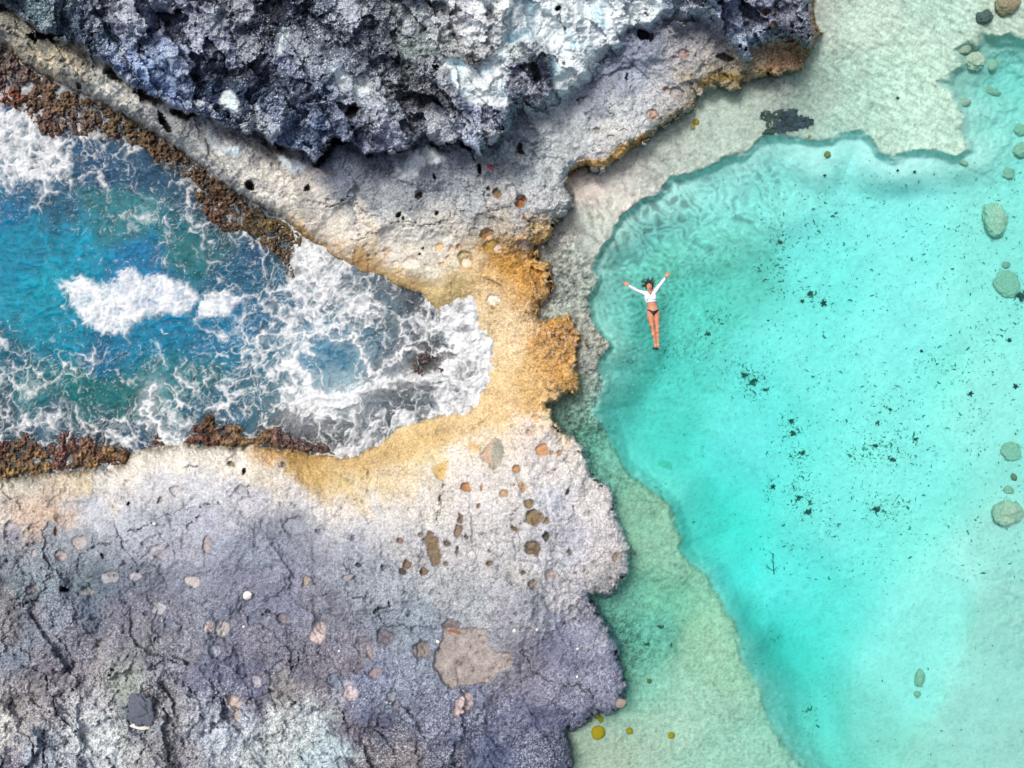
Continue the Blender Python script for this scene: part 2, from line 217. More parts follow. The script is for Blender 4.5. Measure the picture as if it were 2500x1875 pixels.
S_GAP = rbf([(u, v, w) for u, v, w in [(100,100,14),(400,320,14),(620,470,14),(800,600,30),(950,660,50),(1100,740,60),(1180,880,60),(1100,1020,60),(950,1080,50),(800,1120,40),(600,1090,20),(400,1090,14),(150,1160,12)]], 60)

def blobs(lst):   # (u, v, ru, rv, tilt deg)
    return lst
# hollows in the stone: centre, radii, tilt, depth (m), fill colour (near-black paints the shade inside open holes), how strongly filled
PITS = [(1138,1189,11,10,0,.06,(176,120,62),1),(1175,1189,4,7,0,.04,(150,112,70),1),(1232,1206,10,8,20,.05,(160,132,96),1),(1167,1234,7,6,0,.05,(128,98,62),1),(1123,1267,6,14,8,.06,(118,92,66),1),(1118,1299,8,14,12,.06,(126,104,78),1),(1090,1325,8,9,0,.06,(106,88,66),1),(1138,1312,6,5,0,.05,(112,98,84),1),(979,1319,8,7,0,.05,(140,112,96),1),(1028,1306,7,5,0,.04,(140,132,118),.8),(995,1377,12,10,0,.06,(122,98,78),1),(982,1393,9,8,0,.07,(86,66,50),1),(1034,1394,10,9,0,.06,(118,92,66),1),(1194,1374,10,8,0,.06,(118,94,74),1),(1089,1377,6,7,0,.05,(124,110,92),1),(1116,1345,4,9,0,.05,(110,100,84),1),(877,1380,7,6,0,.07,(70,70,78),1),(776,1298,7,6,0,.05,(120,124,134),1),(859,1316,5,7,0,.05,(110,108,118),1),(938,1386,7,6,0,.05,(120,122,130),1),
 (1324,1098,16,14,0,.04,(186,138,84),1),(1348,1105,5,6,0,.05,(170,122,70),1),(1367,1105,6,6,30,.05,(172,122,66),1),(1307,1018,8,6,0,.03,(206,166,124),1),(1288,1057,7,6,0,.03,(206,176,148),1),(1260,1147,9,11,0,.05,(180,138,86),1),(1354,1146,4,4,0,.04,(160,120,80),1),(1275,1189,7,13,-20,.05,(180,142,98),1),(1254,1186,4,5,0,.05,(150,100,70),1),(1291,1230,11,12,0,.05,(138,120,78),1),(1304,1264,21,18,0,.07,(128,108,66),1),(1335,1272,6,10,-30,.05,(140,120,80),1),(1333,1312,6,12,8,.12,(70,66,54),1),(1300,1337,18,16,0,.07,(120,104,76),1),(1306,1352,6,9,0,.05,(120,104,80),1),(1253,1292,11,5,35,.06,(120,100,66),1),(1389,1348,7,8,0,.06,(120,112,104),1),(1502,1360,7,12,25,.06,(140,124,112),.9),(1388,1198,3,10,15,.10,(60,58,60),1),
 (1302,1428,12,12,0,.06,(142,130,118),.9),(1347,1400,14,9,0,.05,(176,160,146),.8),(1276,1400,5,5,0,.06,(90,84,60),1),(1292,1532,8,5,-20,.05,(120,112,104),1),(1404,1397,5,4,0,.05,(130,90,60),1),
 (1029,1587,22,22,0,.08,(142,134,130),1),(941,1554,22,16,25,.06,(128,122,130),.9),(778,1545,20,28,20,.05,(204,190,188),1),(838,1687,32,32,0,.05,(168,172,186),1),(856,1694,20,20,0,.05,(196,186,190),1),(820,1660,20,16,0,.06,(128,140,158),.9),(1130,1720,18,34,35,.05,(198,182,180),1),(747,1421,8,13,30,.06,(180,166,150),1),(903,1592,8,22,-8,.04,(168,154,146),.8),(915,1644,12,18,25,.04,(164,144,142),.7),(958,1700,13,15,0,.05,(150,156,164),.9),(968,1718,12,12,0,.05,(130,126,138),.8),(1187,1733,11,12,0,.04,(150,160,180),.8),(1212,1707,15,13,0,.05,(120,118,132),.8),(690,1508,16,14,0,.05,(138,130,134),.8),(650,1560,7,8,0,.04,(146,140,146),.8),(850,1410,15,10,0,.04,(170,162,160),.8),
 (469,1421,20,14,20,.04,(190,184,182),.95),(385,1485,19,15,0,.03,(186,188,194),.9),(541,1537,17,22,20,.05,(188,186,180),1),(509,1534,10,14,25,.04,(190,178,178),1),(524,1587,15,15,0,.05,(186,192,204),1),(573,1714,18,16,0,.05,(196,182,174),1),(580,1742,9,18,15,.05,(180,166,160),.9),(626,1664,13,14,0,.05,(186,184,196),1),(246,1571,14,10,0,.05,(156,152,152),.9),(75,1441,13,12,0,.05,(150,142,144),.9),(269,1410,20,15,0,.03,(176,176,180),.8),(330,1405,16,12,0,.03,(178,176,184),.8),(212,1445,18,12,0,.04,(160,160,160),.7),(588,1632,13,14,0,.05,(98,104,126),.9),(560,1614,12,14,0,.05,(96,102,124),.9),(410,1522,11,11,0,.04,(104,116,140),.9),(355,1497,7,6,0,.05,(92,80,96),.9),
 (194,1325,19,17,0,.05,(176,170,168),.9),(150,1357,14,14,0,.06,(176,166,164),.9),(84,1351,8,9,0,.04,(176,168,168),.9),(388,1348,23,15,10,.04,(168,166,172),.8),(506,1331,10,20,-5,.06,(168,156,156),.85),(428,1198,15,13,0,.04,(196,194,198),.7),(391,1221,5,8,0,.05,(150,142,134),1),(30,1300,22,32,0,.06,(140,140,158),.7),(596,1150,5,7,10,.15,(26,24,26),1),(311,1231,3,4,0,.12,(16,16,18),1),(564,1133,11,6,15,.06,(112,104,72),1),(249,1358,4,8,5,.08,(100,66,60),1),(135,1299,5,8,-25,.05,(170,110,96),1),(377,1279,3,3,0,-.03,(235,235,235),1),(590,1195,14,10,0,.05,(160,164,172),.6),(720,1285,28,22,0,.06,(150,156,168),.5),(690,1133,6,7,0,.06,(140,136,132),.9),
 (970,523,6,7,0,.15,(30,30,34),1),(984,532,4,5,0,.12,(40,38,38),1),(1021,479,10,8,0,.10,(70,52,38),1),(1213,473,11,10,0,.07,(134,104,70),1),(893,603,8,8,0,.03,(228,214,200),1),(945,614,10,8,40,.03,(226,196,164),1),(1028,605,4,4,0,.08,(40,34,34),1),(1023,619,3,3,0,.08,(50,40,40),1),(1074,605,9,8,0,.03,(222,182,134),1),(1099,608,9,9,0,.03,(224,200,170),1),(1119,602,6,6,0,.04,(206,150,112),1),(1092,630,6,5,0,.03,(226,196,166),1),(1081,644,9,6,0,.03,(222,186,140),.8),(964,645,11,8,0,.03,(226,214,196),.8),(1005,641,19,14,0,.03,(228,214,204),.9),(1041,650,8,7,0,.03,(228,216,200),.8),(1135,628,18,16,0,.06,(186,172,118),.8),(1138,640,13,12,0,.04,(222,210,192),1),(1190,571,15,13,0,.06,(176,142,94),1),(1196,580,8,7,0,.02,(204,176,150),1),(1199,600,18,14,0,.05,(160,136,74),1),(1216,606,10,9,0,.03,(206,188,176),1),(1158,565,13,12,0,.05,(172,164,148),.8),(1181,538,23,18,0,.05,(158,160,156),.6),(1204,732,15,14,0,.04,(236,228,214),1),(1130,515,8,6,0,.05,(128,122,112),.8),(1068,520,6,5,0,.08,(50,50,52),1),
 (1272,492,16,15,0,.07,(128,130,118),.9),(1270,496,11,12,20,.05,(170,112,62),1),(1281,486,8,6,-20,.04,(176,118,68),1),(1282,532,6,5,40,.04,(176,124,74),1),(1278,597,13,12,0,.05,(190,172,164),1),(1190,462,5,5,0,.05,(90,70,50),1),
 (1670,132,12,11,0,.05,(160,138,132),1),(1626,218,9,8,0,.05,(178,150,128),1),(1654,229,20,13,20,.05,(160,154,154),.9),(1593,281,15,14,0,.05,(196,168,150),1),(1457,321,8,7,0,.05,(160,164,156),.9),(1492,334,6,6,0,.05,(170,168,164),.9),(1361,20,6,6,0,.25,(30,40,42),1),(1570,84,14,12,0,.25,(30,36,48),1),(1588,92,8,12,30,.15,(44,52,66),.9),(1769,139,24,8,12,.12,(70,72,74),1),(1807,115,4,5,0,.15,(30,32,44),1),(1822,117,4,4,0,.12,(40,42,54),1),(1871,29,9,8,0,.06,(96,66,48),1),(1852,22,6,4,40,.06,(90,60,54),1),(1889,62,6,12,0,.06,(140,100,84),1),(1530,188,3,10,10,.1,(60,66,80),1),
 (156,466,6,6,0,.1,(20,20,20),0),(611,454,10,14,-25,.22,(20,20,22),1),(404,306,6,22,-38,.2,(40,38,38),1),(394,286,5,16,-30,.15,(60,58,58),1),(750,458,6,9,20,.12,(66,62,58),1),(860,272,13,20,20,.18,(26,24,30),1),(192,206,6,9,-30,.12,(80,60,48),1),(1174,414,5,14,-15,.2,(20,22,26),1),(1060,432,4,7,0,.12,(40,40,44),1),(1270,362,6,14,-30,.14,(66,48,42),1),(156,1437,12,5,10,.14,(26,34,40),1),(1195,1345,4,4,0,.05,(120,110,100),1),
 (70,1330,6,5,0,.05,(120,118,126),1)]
POOLS = [([(1048,1296),(1062,1303),(1074,1311),(1074,1335),(1077,1354),(1071,1380),(1054,1380),(1045,1345),(1040,1328),(1028,1319),(1040,1310)],.07,(122,106,84)),
 ([(1170,1099),(1185,1090),(1199,1082),(1206,1068),(1222,1075),(1228,1099),(1222,1134),(1202,1151),(1187,1128),(1174,1118)],.05,(190,168,146)),
 ([(1206,1068),(1224,1075),(1229,1100),(1220,1136),(1204,1150),(1200,1120)],.03,(158,160,148)),
 ([(1054,1143),(1070,1134),(1094,1128),(1086,1150),(1080,1172),(1066,1166)],.05,(200,172,112)),
 ([(1140,1082),(1160,1078),(1172,1090),(1165,1102),(1148,1100)],.03,(214,182,138)),
 ([(1083,1525),(1126,1537),(1141,1528),(1187,1537),(1193,1574),(1213,1592),(1248,1598),(1250,1618),(1242,1635),(1216,1644),(1193,1664),(1141,1673),(1103,1679),(1080,1667),(1057,1626),(1063,1592),(1080,1560)],.10,(162,154,150)),
 ([(1080,1525),(1100,1510),(1130,1525),(1125,1540),(1085,1536)],.07,(128,120,120))]
CRACKS = [([(1077,1180),(1083,1195),(1077,1238),(1076,1282)],2.2),([(1442,1479),(1402,1505),(1379,1522),(1341,1557),(1309,1577),(1275,1595),(1301,1632),(1324,1655),(1356,1667),(1402,1673),(1442,1684),(1451,1702)],2.6),
 ([(915,1495),(925,1487),(940,1480),(953,1472)],6),([(863,1456),(880,1458),(898,1452)],3.5),([(927,1502),(947,1528),(1005,1534),(1071,1537)],2.5),([(1005,1693),(1040,1691),(1094,1690)],2),([(836,1740),(850,1770),(855,1792)],3),([(937,1778),(960,1790),(1000,1785)],3),
 ([(55,1624),(107,1650),(130,1707),(136,1745),(174,1780)],3.2),([(113,1780),(110,1846),(116,1900)],4),([(379,1713),(362,1771),(353,1829),(333,1880)],3.4),([(208,1348),(269,1316),(341,1293),(411,1253)],2),([(446,1290),(466,1272),(486,1261)],2.8),([(451,1244),(490,1240),(535,1228)],1.8),([(455,1145),(480,1138)],2),([(607,1215),(615,1190),(612,1170)],1.8),
 ([(640,1500),(680,1494)],4.5),([(715,1636),(730,1620),(728,1600)],3),([(388,1620),(410,1614),(430,1616)],4),([(160,1645),(175,1625)],3.5),([(1240,1276),(1258,1250),(1270,1240)],2.2),([(1240,1276),(1262,1300),(1275,1345)],2),([(1382,1274),(1390,1262),(1404,1242)],2.4),([(1450,1190),(1470,1240)],1.6),([(1240,1420),(1290,1440),(1320,1400)],1.6),
 ([(1361,20),(1366,45),(1382,76)],3.2),([(930,330),(900,300),(870,310),(840,330)],2.4),([(752,350),(768,390)],2.5),([(1410,260),(1440,230)],2.5),([(1495,255),(1500,285)],1.8),([(1502,318),(1540,322)],1.6),([(1282,520),(1310,560)],1.5),([(870,500),(940,545),(1080,545),(1100,520)],1.8),([(870,580),(900,570),(940,558)],1.5),([(1180,470),(1200,520),(1260,510)],1.4),([(800,505),(830,498),(850,480)],3),
 ([(20,1500),(60,1470),(90,1462)],3),([(340,110),(400,180)],3),([(480,120),(500,150),(560,140)],3.4),([(760,30),(700,60)],3.4),([(1035,160),(1060,175),(1072,210),(1110,260),(1140,330)],3.5),([(945,140),(985,175),(1000,165)],5),([(600,60),(640,110)],3)]

def rock_fields(u, v):
    """height (m) and colour of the bare stone over the plan"""
    shp = u.shape
    wu = fbm(u, v, 60, 4, .6, 1) ; wv = fbm(u, v, 60, 4, .6, 9)
    fu = u + wu * 9 ; fv = v + wv * 9                       # ragged outlines
    hf = fbm(u, v, 16, 3, .7, 12); f3 = fbm(u, v, 26, 4, .65, 40)
    ac = (u * .87 - v * .50) + wu * 26; al_ = (u * .50 + v * .87) / 1.9 + wv * 26
    fa, ea, ida = facets(ac, al_, 120, 501); fb, eb, idb = facets(ac + f3 * 8, al_ + wu * 10, 46, 511)
    fc, ec, idc = facets(u + f3 * 9, v - f3 * 8, 17, 521); fd, ed, idd_ = facets(u, v, 7.5, 531)
    dC = samp(S_CLIFF, fu, fv) + hf * 5 + (idb - .5) * 16 + (idc - .5) * 7; dI = -samp(S_INLET, fu, fv) + hf * 4 + (idc - .5) * 4; dL = -samp(S_LAGOON, fu, fv) + hf * 7 + (idc - .5) * 11 + (idb - .5) * 12 + 4
    dB = samp(S_BENCH, u + wu * 12, v + wv * 12); rug = samp(RUG, u, v)
    su = u + wu * 26 + (ida - .5) * 55 + (idb - .5) * 34 + (idc - .5) * 12; sv = v + wv * 26 + (idb - .5) * 40 + (idc - .5) * 14 - (ida - .5) * 30                      # loose colour borders
    gap = samp(S_GAP, u, v)
    base = samp(HGT, u + wu * 26, v + wv * 26)
    zi = 1 - np.exp(-np.maximum(dI, 0) / gap); zl = 1 - np.exp(-np.maximum(dL, 0) / 2.6)
    z = base * zi * (0.45 + 0.55 * (1 - np.exp(-np.maximum(dL, 0) / 16.0))) * sstep(-1.5, 2.5, dL)
    soft = sstep(1180, 1300, u); cl = mix(sstep(-2, 4.0, dC), sstep(-26, 26, dC), soft); clc = mix(cl, sstep(-10, 12, dC), soft)
    # the big relief
    r1 = ridged(u + wu * 20, v + wv * 20, 170, 3, .5, 20); r2 = ridged(u, v, 62, 4, .6, 30)
    f3 = fbm(u, v, 26, 4, .65, 40); r4 = ridged(u, v, 11, 2, .7, 50)
    w1, w2, wid = worley(u + wu * 30, v + wv * 30, 95, 3)
    w3, w4, wid2 = worley(u + f3 * 16, v + wv * 14, 34, 4)
    blk = (wid - .5) * .5; blk2 = (wid2 - .5) * .16
    ledge_c = np.clip((w2 - w1) * 6, 0, 1)
    zr = z + zi * zl * ( (r1 - .5) * (.08 + .40 * rug) + (r2 - .5) * (.02 + .16 * rug) + f3 * (.012 + .07 * rug) + (r4 - .5) * (.008 + .035 * rug) + (blk * .25 * rug + blk2 * .3 * rug)
         + rug * (fa * .22 + fb * .13) + rug * rug * (fa * .2 + fb * .12) + rug * (fc * .05 + fd * .022))
    zc = 2.35 - .85 * sstep(1180, 1500, u) + .35 * sstep(0, 220, dC) + (r1 - .5) * .6 + (r2 - .5) * .16 + f3 * .05 + (r4 - .5) * .02 + fa * .66 + fb * .34 + fc * .085 + fd * .02
    zc = zc - .30 * np.exp(-np.maximum(dC, 0) / 12)
    dk = sstep(-6, 6, samp(S_DKR, fu, fv)); zc = zc + dk * (.35 + .2 * f3)
    icesd = samp(S_ICE, u + wu * 14 + f3 * 16, v + wv * 14 + f3 * 12)
    ice = sstep(-5, 9, icesd)
    icew = ice * (1 - dk)
    zc = mix(zc, 2.4 - .8 * sstep(1180, 1500, u) + fa * .25 + fb * .12 + (r1 - .5) * .7 + f3 * .16 + (r4 - .5) * .05, icew * .7)
    und = np.exp(-((dC + 7) / 8.0) ** 2) * (.10 + .9 * sstep(-.05, .3, fbm(u, v, 70, 2, .5, 66))) * sstep(1240, 1180, u)
    zr = zr - und * np.minimum(zr * .6, .8)
    zz = mix(zr, zc, cl)
    # cracks between blocks
    crk = np.exp(-(w2 - w1) * 95 / 3.0) * sstep(-.1, .35, fbm(u, v, 130, 2, .5, 61))
    crk2 = np.exp(-(w4 - w3) * 34 / 1.7) * sstep(.0, .4, fbm(u, v, 80, 2, .5, 63))
    craw = np.clip(crk * (.35 + .65 * rug) * (1 - .6 * cl) + crk2 * (.2 + .6 * rug), 0, 1)
    zz = zz - craw * (.02 + .08 * rug + .10 * cl)

    # colour
    n_big = fbm(u, v, 90, 4, .6, 70); n_mid = fbm(u, v, 22, 4, .7, 80)
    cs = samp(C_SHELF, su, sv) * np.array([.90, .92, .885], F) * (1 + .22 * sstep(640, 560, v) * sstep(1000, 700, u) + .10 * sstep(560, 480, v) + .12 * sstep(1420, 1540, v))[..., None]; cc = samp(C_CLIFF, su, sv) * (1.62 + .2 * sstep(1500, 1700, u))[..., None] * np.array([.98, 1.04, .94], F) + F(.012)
    white = RNG.rand(*shp).astype(F)
    # ledge / platform mottling
    gold = sstep(-14, 22, samp(S_GOLD, u + wu * 26 + n_mid * 14, v + wv * 26 + n_mid * 14))
    m = 1 + n_big * .22 + n_mid * (.22 + .45 * rug) + (r4 - .55) * (.20 + .5 * rug)
    spk = (white - .5) * (.34 + .85 * rug)
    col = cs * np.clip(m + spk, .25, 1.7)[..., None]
    # dark lichen fret and pale grains on the rougher stone
    lich = sstep(.10, .42, fbm(u, v, 14, 3, .75, 90) + .25 * n_big) * np.clip(rug * 1.5 - .15, 0, .8)
    col = mix(col, col * lin((128, 138, 165)) * 1.05, lich)
    grain = sstep(.60, .80, ridged(u, v, 5.5, 2, .6, 95) * .6 + white * .42) * np.clip(rug * 1.3 - .25, 0, .75)
    col = mix(col, np.broadcast_to(lin((214, 216, 226)), col.shape), grain * sstep(-.25, .3, n_big + .12))
    # gold crust: brown pits and warm streaks
    gg = gold * (1 - clc) * (.35 + .65 * sstep(1180, 1300, u))
    gsp = sstep(.12, .5, fbm(u, v, 9, 3, .8, 100) + (white - .5) * .25)
    col = mix(col, col * lin((196, 150, 104)) * 1.3, gg * gsp * .75)
    blacks = sstep(.74, .93, white) * sstep(-.02, .3, fbm(u, v, 55, 2, .5, 105)) * gold
    col = mix(col, np.broadcast_to(lin((86, 80, 52)), col.shape), blacks * .75 * sstep(190, 30, np.minimum(dI, dL)))
    # the dark cliff: crusted blue-black with white frost on the knobs
    nz = fbm(u + 3, v, 13, 4, .85, 110)
    mc = np.clip(.98 + (idb - .5) * .5 + (ida - .5) * .35 + n_big * .4 + nz * .6 + (idc - .5) * .35 + (white - .5) * 1.1, .22, 2.4)
    mc = mc * (.72 + .62 * sstep(.35, .9, ida * .45 + idb * .55))
    mc = mc * (1 - .55 * np.exp(-(eb * 46 / 2.2) ** 2) * sstep(-.2, .3, n_big + nz)) * (1 - .6 * np.exp(-(ea * 120 / 3.5) ** 2))
    ccol = cc * mc[..., None]
    frost = sstep(.67, .80, ridged(u, v, 6.5, 2, .7, 120) * .50 + white * .42 + n_big * .30 + (idb - .5) * .22 + (idc - .5) * .16 + .04)
    ccol = mix(ccol, np.broadcast_to(lin((210, 218, 228)), ccol.shape), frost * .85)
    chalk = sstep(.70, .78, idb * .8 + idc * .12 + .25 * n_big) * sstep(-.3, .1, nz)
    ccol = mix(ccol, np.broadcast_to(lin((176, 184, 192)), ccol.shape) * np.clip(.8 + nz * .7 + (white - .5) * .5, .3, 1.3)[..., None], chalk * .7)
    blu = np.broadcast_to(lin((40, 58, 104)), ccol.shape)
    ccol = mix(ccol, blu, sstep(.05, .5, fbm(u, v, 110, 3, .5, 125)) * .35 * sstep(900, 300, u))
    # streaked lower wall under the cliff on the left
    along = (u * .80 + v * .60); across = (-u * .60 + v * .80)
    st = fbm(along / 5.0, across, 9, 4, .7, 130); wallm = sstep(760, 560, u) * (1 - clc) * sstep(-5, 8, dI) * (v < 700)
    col = mix(col, col * np.clip(1 + st * .85, .35, 1.6)[..., None], wallm)
    # white stone
    icol = np.broadcast_to(lin((222, 232, 236)), ccol.shape) * np.clip(.92 + n_mid * .42 + (white - .5) * .16 + n_big * .15, .45, 1.12)[..., None]
    tint = sstep(.0, .5, fbm(u, v, 60, 3, .5, 135))
    icol = mix(icol, icol * lin((196, 226, 236)) * 1.22, tint * .8)
    scab = sstep(.18, .42, fbm(u, v, 30, 4, .8, 138) - .02 * np.clip(icesd, 0, 12))
    icol = mix(icol, ccol * .8, scab * .85)
    ccol = mix(ccol, icol, icew)
    ccol = mix(ccol, ccol * np.clip(.75 + nz, .3, 1.3)[..., None], dk)
    col = mix(col, icol, icew * (1 - clc))
    col = mix(col, ccol, clc)
    # frost patches near the bottom left of the platform
    col = np.clip(col, .012, .86)
    # tidal growth
    dmin = np.minimum(dI, dL)
    wetb = sstep(16, 2, dI) * (v < 1200) * sstep(.0, .3, .2 + fbm(u, v, 18, 3, .7, 140))
    col = mix(col, np.broadcast_to(lin((104, 86, 50)), col.shape) * (.7 + white * .7)[..., None], wetb * .75 * (1 - cl))
    sh = sstep(10, 0, dL) * sstep(-.15, .25, fbm(u, v, 30, 3, .6, 144)) 
    col = mix(col, np.broadcast_to(lin((120, 104, 62)), col.shape) * (.6 + white * .8)[..., None], sh * .6 * (v < 1080) )
    # gold line along the lagoon edge, upper right
    col = mix(col, col * np.array([.97, .88, .78], F), gold * (1 - clc))
    gl = seg_dist([(1392,440),(1420,400),(1470,398),(1530,360),(1600,325)], u + wu * 12, v + wv * 12)
    gl2 = seg_dist([(1600,325),(1625,300),(1690,255)], u + wu * 12, v + wv * 12)
    gl3 = seg_dist([(1715,205),(1750,190),(1810,192)], u + wu * 12, v + wv * 12)
    col = mix(col, np.broadcast_to(lin((182, 142, 74)), col.shape) * (.7 + white * .6)[..., None], sstep(17, 5, gl) * .9)
    pe = sstep(19, 8, gl2); pep = sstep(.45, .6, white + n_mid * .6)
    col = mix(col, np.broadcast_to(lin((190, 176, 150)), col.shape) * mix(1.0, .12, pep)[..., None], pe * .9)
    col = mix(col, np.broadcast_to(lin((128, 110, 58)), col.shape) * (.5 + white)[..., None], sstep(15, 5, gl3) * .85)
    # hollows
    pu = u + wu * 8 + nz * 3.5 + n_mid * 7; pv = v + wv * 8 - nz * 3.5 + f3 * 7
    flat = np.zeros(shp, F)
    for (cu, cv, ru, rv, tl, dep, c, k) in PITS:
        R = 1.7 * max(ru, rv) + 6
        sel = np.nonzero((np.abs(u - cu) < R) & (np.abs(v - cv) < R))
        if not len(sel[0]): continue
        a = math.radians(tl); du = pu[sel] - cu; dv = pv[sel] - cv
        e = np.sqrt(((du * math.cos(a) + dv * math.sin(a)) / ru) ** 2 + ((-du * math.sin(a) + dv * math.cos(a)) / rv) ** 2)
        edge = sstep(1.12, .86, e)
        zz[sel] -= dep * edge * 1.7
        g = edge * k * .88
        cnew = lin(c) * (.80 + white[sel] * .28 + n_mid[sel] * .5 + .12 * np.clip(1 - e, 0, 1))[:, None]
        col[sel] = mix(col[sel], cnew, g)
        rim = np.exp(-((e - 1.12) / .13) ** 2) * .25 * k  # rim shading painted into the colour as a dark ring
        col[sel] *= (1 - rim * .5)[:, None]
    for (pl, dep, c) in POOLS:
        us = [p[0] for p in pl]; vs = [p[1] for p in pl]
        sel = np.nonzero((u > min(us) - 20) & (u < max(us) + 20) & (v > min(vs) - 20) & (v < max(vs) + 20))
        if not len(sel[0]): continue
        d = sdf(pl, pu[sel], pv[sel]); e = sstep(-2, 3, d)
        zz[sel] = mix(zz[sel], zz[sel] * .25 + .75 * float(np.median(zz[sel])), e * .6) - dep * e * 1.1
        cnew = lin(c) * (.80 + white[sel] * .30 + n_mid[sel] * .45 + n_big[sel] * .2)[:, None]
        col[sel] = mix(col[sel], cnew, e * .96)
    for (pl, w) in CRACKS:
        us = [p[0] for p in pl]; vs = [p[1] for p in pl]
        sel = np.nonzero((u > min(us) - 30) & (u < max(us) + 30) & (v > min(vs) - 30) & (v < max(vs) + 30))
        if not len(sel[0]): continue
        d = seg_dist(pl, u[sel] + wu[sel] * 22 + nz[sel] * 7 + n_mid[sel] * 9, v[sel] + wv[sel] * 22 + nz[sel] * 6 + n_mid[sel] * 9)
        w = w * .8 * np.clip(.75 + n_mid[sel] * 1.6 + nz[sel] * .8, .12, 1.8)
        e = np.exp(-(d / (w * .62)) ** 2)
        zz[sel] -= e * (.07 + .04 * w)
        col[sel] *= (1 - .45 * e)[:, None]
    # small solution holes
    h1, h2, hid = worley(u, v, 17, 7)
    hm = sstep(.30, .20, h1) * (hid > .72) * sstep(-.1, .3, fbm(u, v, 120, 2, .5, 150)) * (1 - cl) * sstep(10, 40, dI)
    zz = zz - hm * .05; col = col * (1 - .25 * hm)[..., None]
    # into the water
    inI = dI < 2; inL = dL < 0
    zsea = np.maximum(-1.6, -.25 + dI * .02)
    lump = np.clip(1.15 - worley(u + wu * 12, v + wv * 12, 24, 41)[0] * 1.5, 0, 1)
    bz = -.055 + f3 * .16 + (r4 - .5) * .10 + (r2 - .5) * .12 + sstep(0, 26, dB) * .05 + lump * .10 + fc * .05 + fd * .05 + sstep(-34, 0, dI) * .07
    bm = sstep(-10, 8, dB)
    wz = mix(zsea, bz, bm)
    t = sstep(3, -4, dI)
    zz = mix(zz, wz, t)
    bc = samp(C_BENCH, su, sv) * np.clip(.95 + n_mid * 1.1 + (white - .5) * .9 + (r4 - .5) * .8, .15, 2.6)[..., None]
    bc = mix(bc, np.broadcast_to(lin((176, 160, 130)), bc.shape), sstep(.80, .97, white + (r4 - .5) * .3) * .5)
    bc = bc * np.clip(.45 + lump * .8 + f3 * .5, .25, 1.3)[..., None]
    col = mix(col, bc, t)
    zz = np.where(dL < -1.5, np.minimum(zz, -.35 + .05 * dL), zz)
    return zz, np.clip(col, .008, .9), dC, dI, dL

# ------------------------------------------------------------------ mesh helpers
def world_xyz(u, v, z):
    k = (CAMH - z) / CAMH
    return np.stack([(u - 1250) / 100 * k, (937.5 - v) / 100 * k, z], -1)
def at(u, v, z=0.0):
    k = (CAMH - z) / CAMH
    return Vector(((u - 1250) / 100 * k, (937.5 - v) / 100 * k, z))

def tag(o, label=None, cat=None, group=None, kind=None):
    if label: o['label'] = label
    if cat: o['category'] = cat
    if group: o['group'] = group
    if kind: o['kind'] = kind
    return o
def link(o, parent=None):
    scene.collection.objects.link(o)
    if parent: o.parent = parent
    return o

def grid_mesh(name, P, keep, mat, attrs):
    """P (n,m,3) lattice, keep (n-1,m-1) faces; attrs: name -> (n,m,3|1) arrays"""
    n, m = P.shape[:2]
    idx = np.arange(n * m).reshape(n, m)
    f = np.stack([idx[1:, :-1], idx[1:, 1:], idx[:-1, 1:], idx[:-1, :-1]], -1)[keep]
    used = np.zeros(n * m, bool); used[f.ravel()] = True
    remap = np.cumsum(used) - 1; f = remap[f].astype(np.int32)
    co = P.reshape(-1, 3)[used].astype(F)
    me = bpy.data.meshes.new(name)
    me.vertices.add(len(co)); me.vertices.foreach_set('co', co.ravel())
    me.loops.add(f.size); me.loops.foreach_set('vertex_index', f.ravel())
    me.polygons.add(len(f)); me.polygons.foreach_set('loop_start', np.arange(0, f.size, 4, dtype=np.int32))
    try: me.polygons.foreach_set('loop_total', np.full(len(f), 4, np.int32))
    except Exception: pass
    me.update(calc_edges=True)
    me.shade_smooth()
    for k, a in attrs.items():
        if a.ndim == 3 and a.shape[2] == 3:
            at_ = me.attributes.new(k, 'FLOAT_COLOR', 'POINT')
            c4 = np.ones((len(co), 4), F); c4[:, :3] = a.reshape(-1, 3)[used]
            at_.data.foreach_set('color', c4.ravel())
        else:
            at_ = me.attributes.new(k, 'FLOAT', 'POINT')
            at_.data.foreach_set('value', a.reshape(-1)[used].astype(F))
    me.materials.append(mat)
    return link(bpy.data.objects.new(name, me))

def new_mat(name):
    m = bpy.data.materials.new(name); m.use_nodes = True
    nt = m.node_tree; nt.nodes.clear()
    out = nt.nodes.new('ShaderNodeOutputMaterial')
    return m, nt, out
def N(nt, t, **kw):
    n = nt.nodes.new(t)
    for k, v in kw.items(): setattr(n, k, v)
    return n

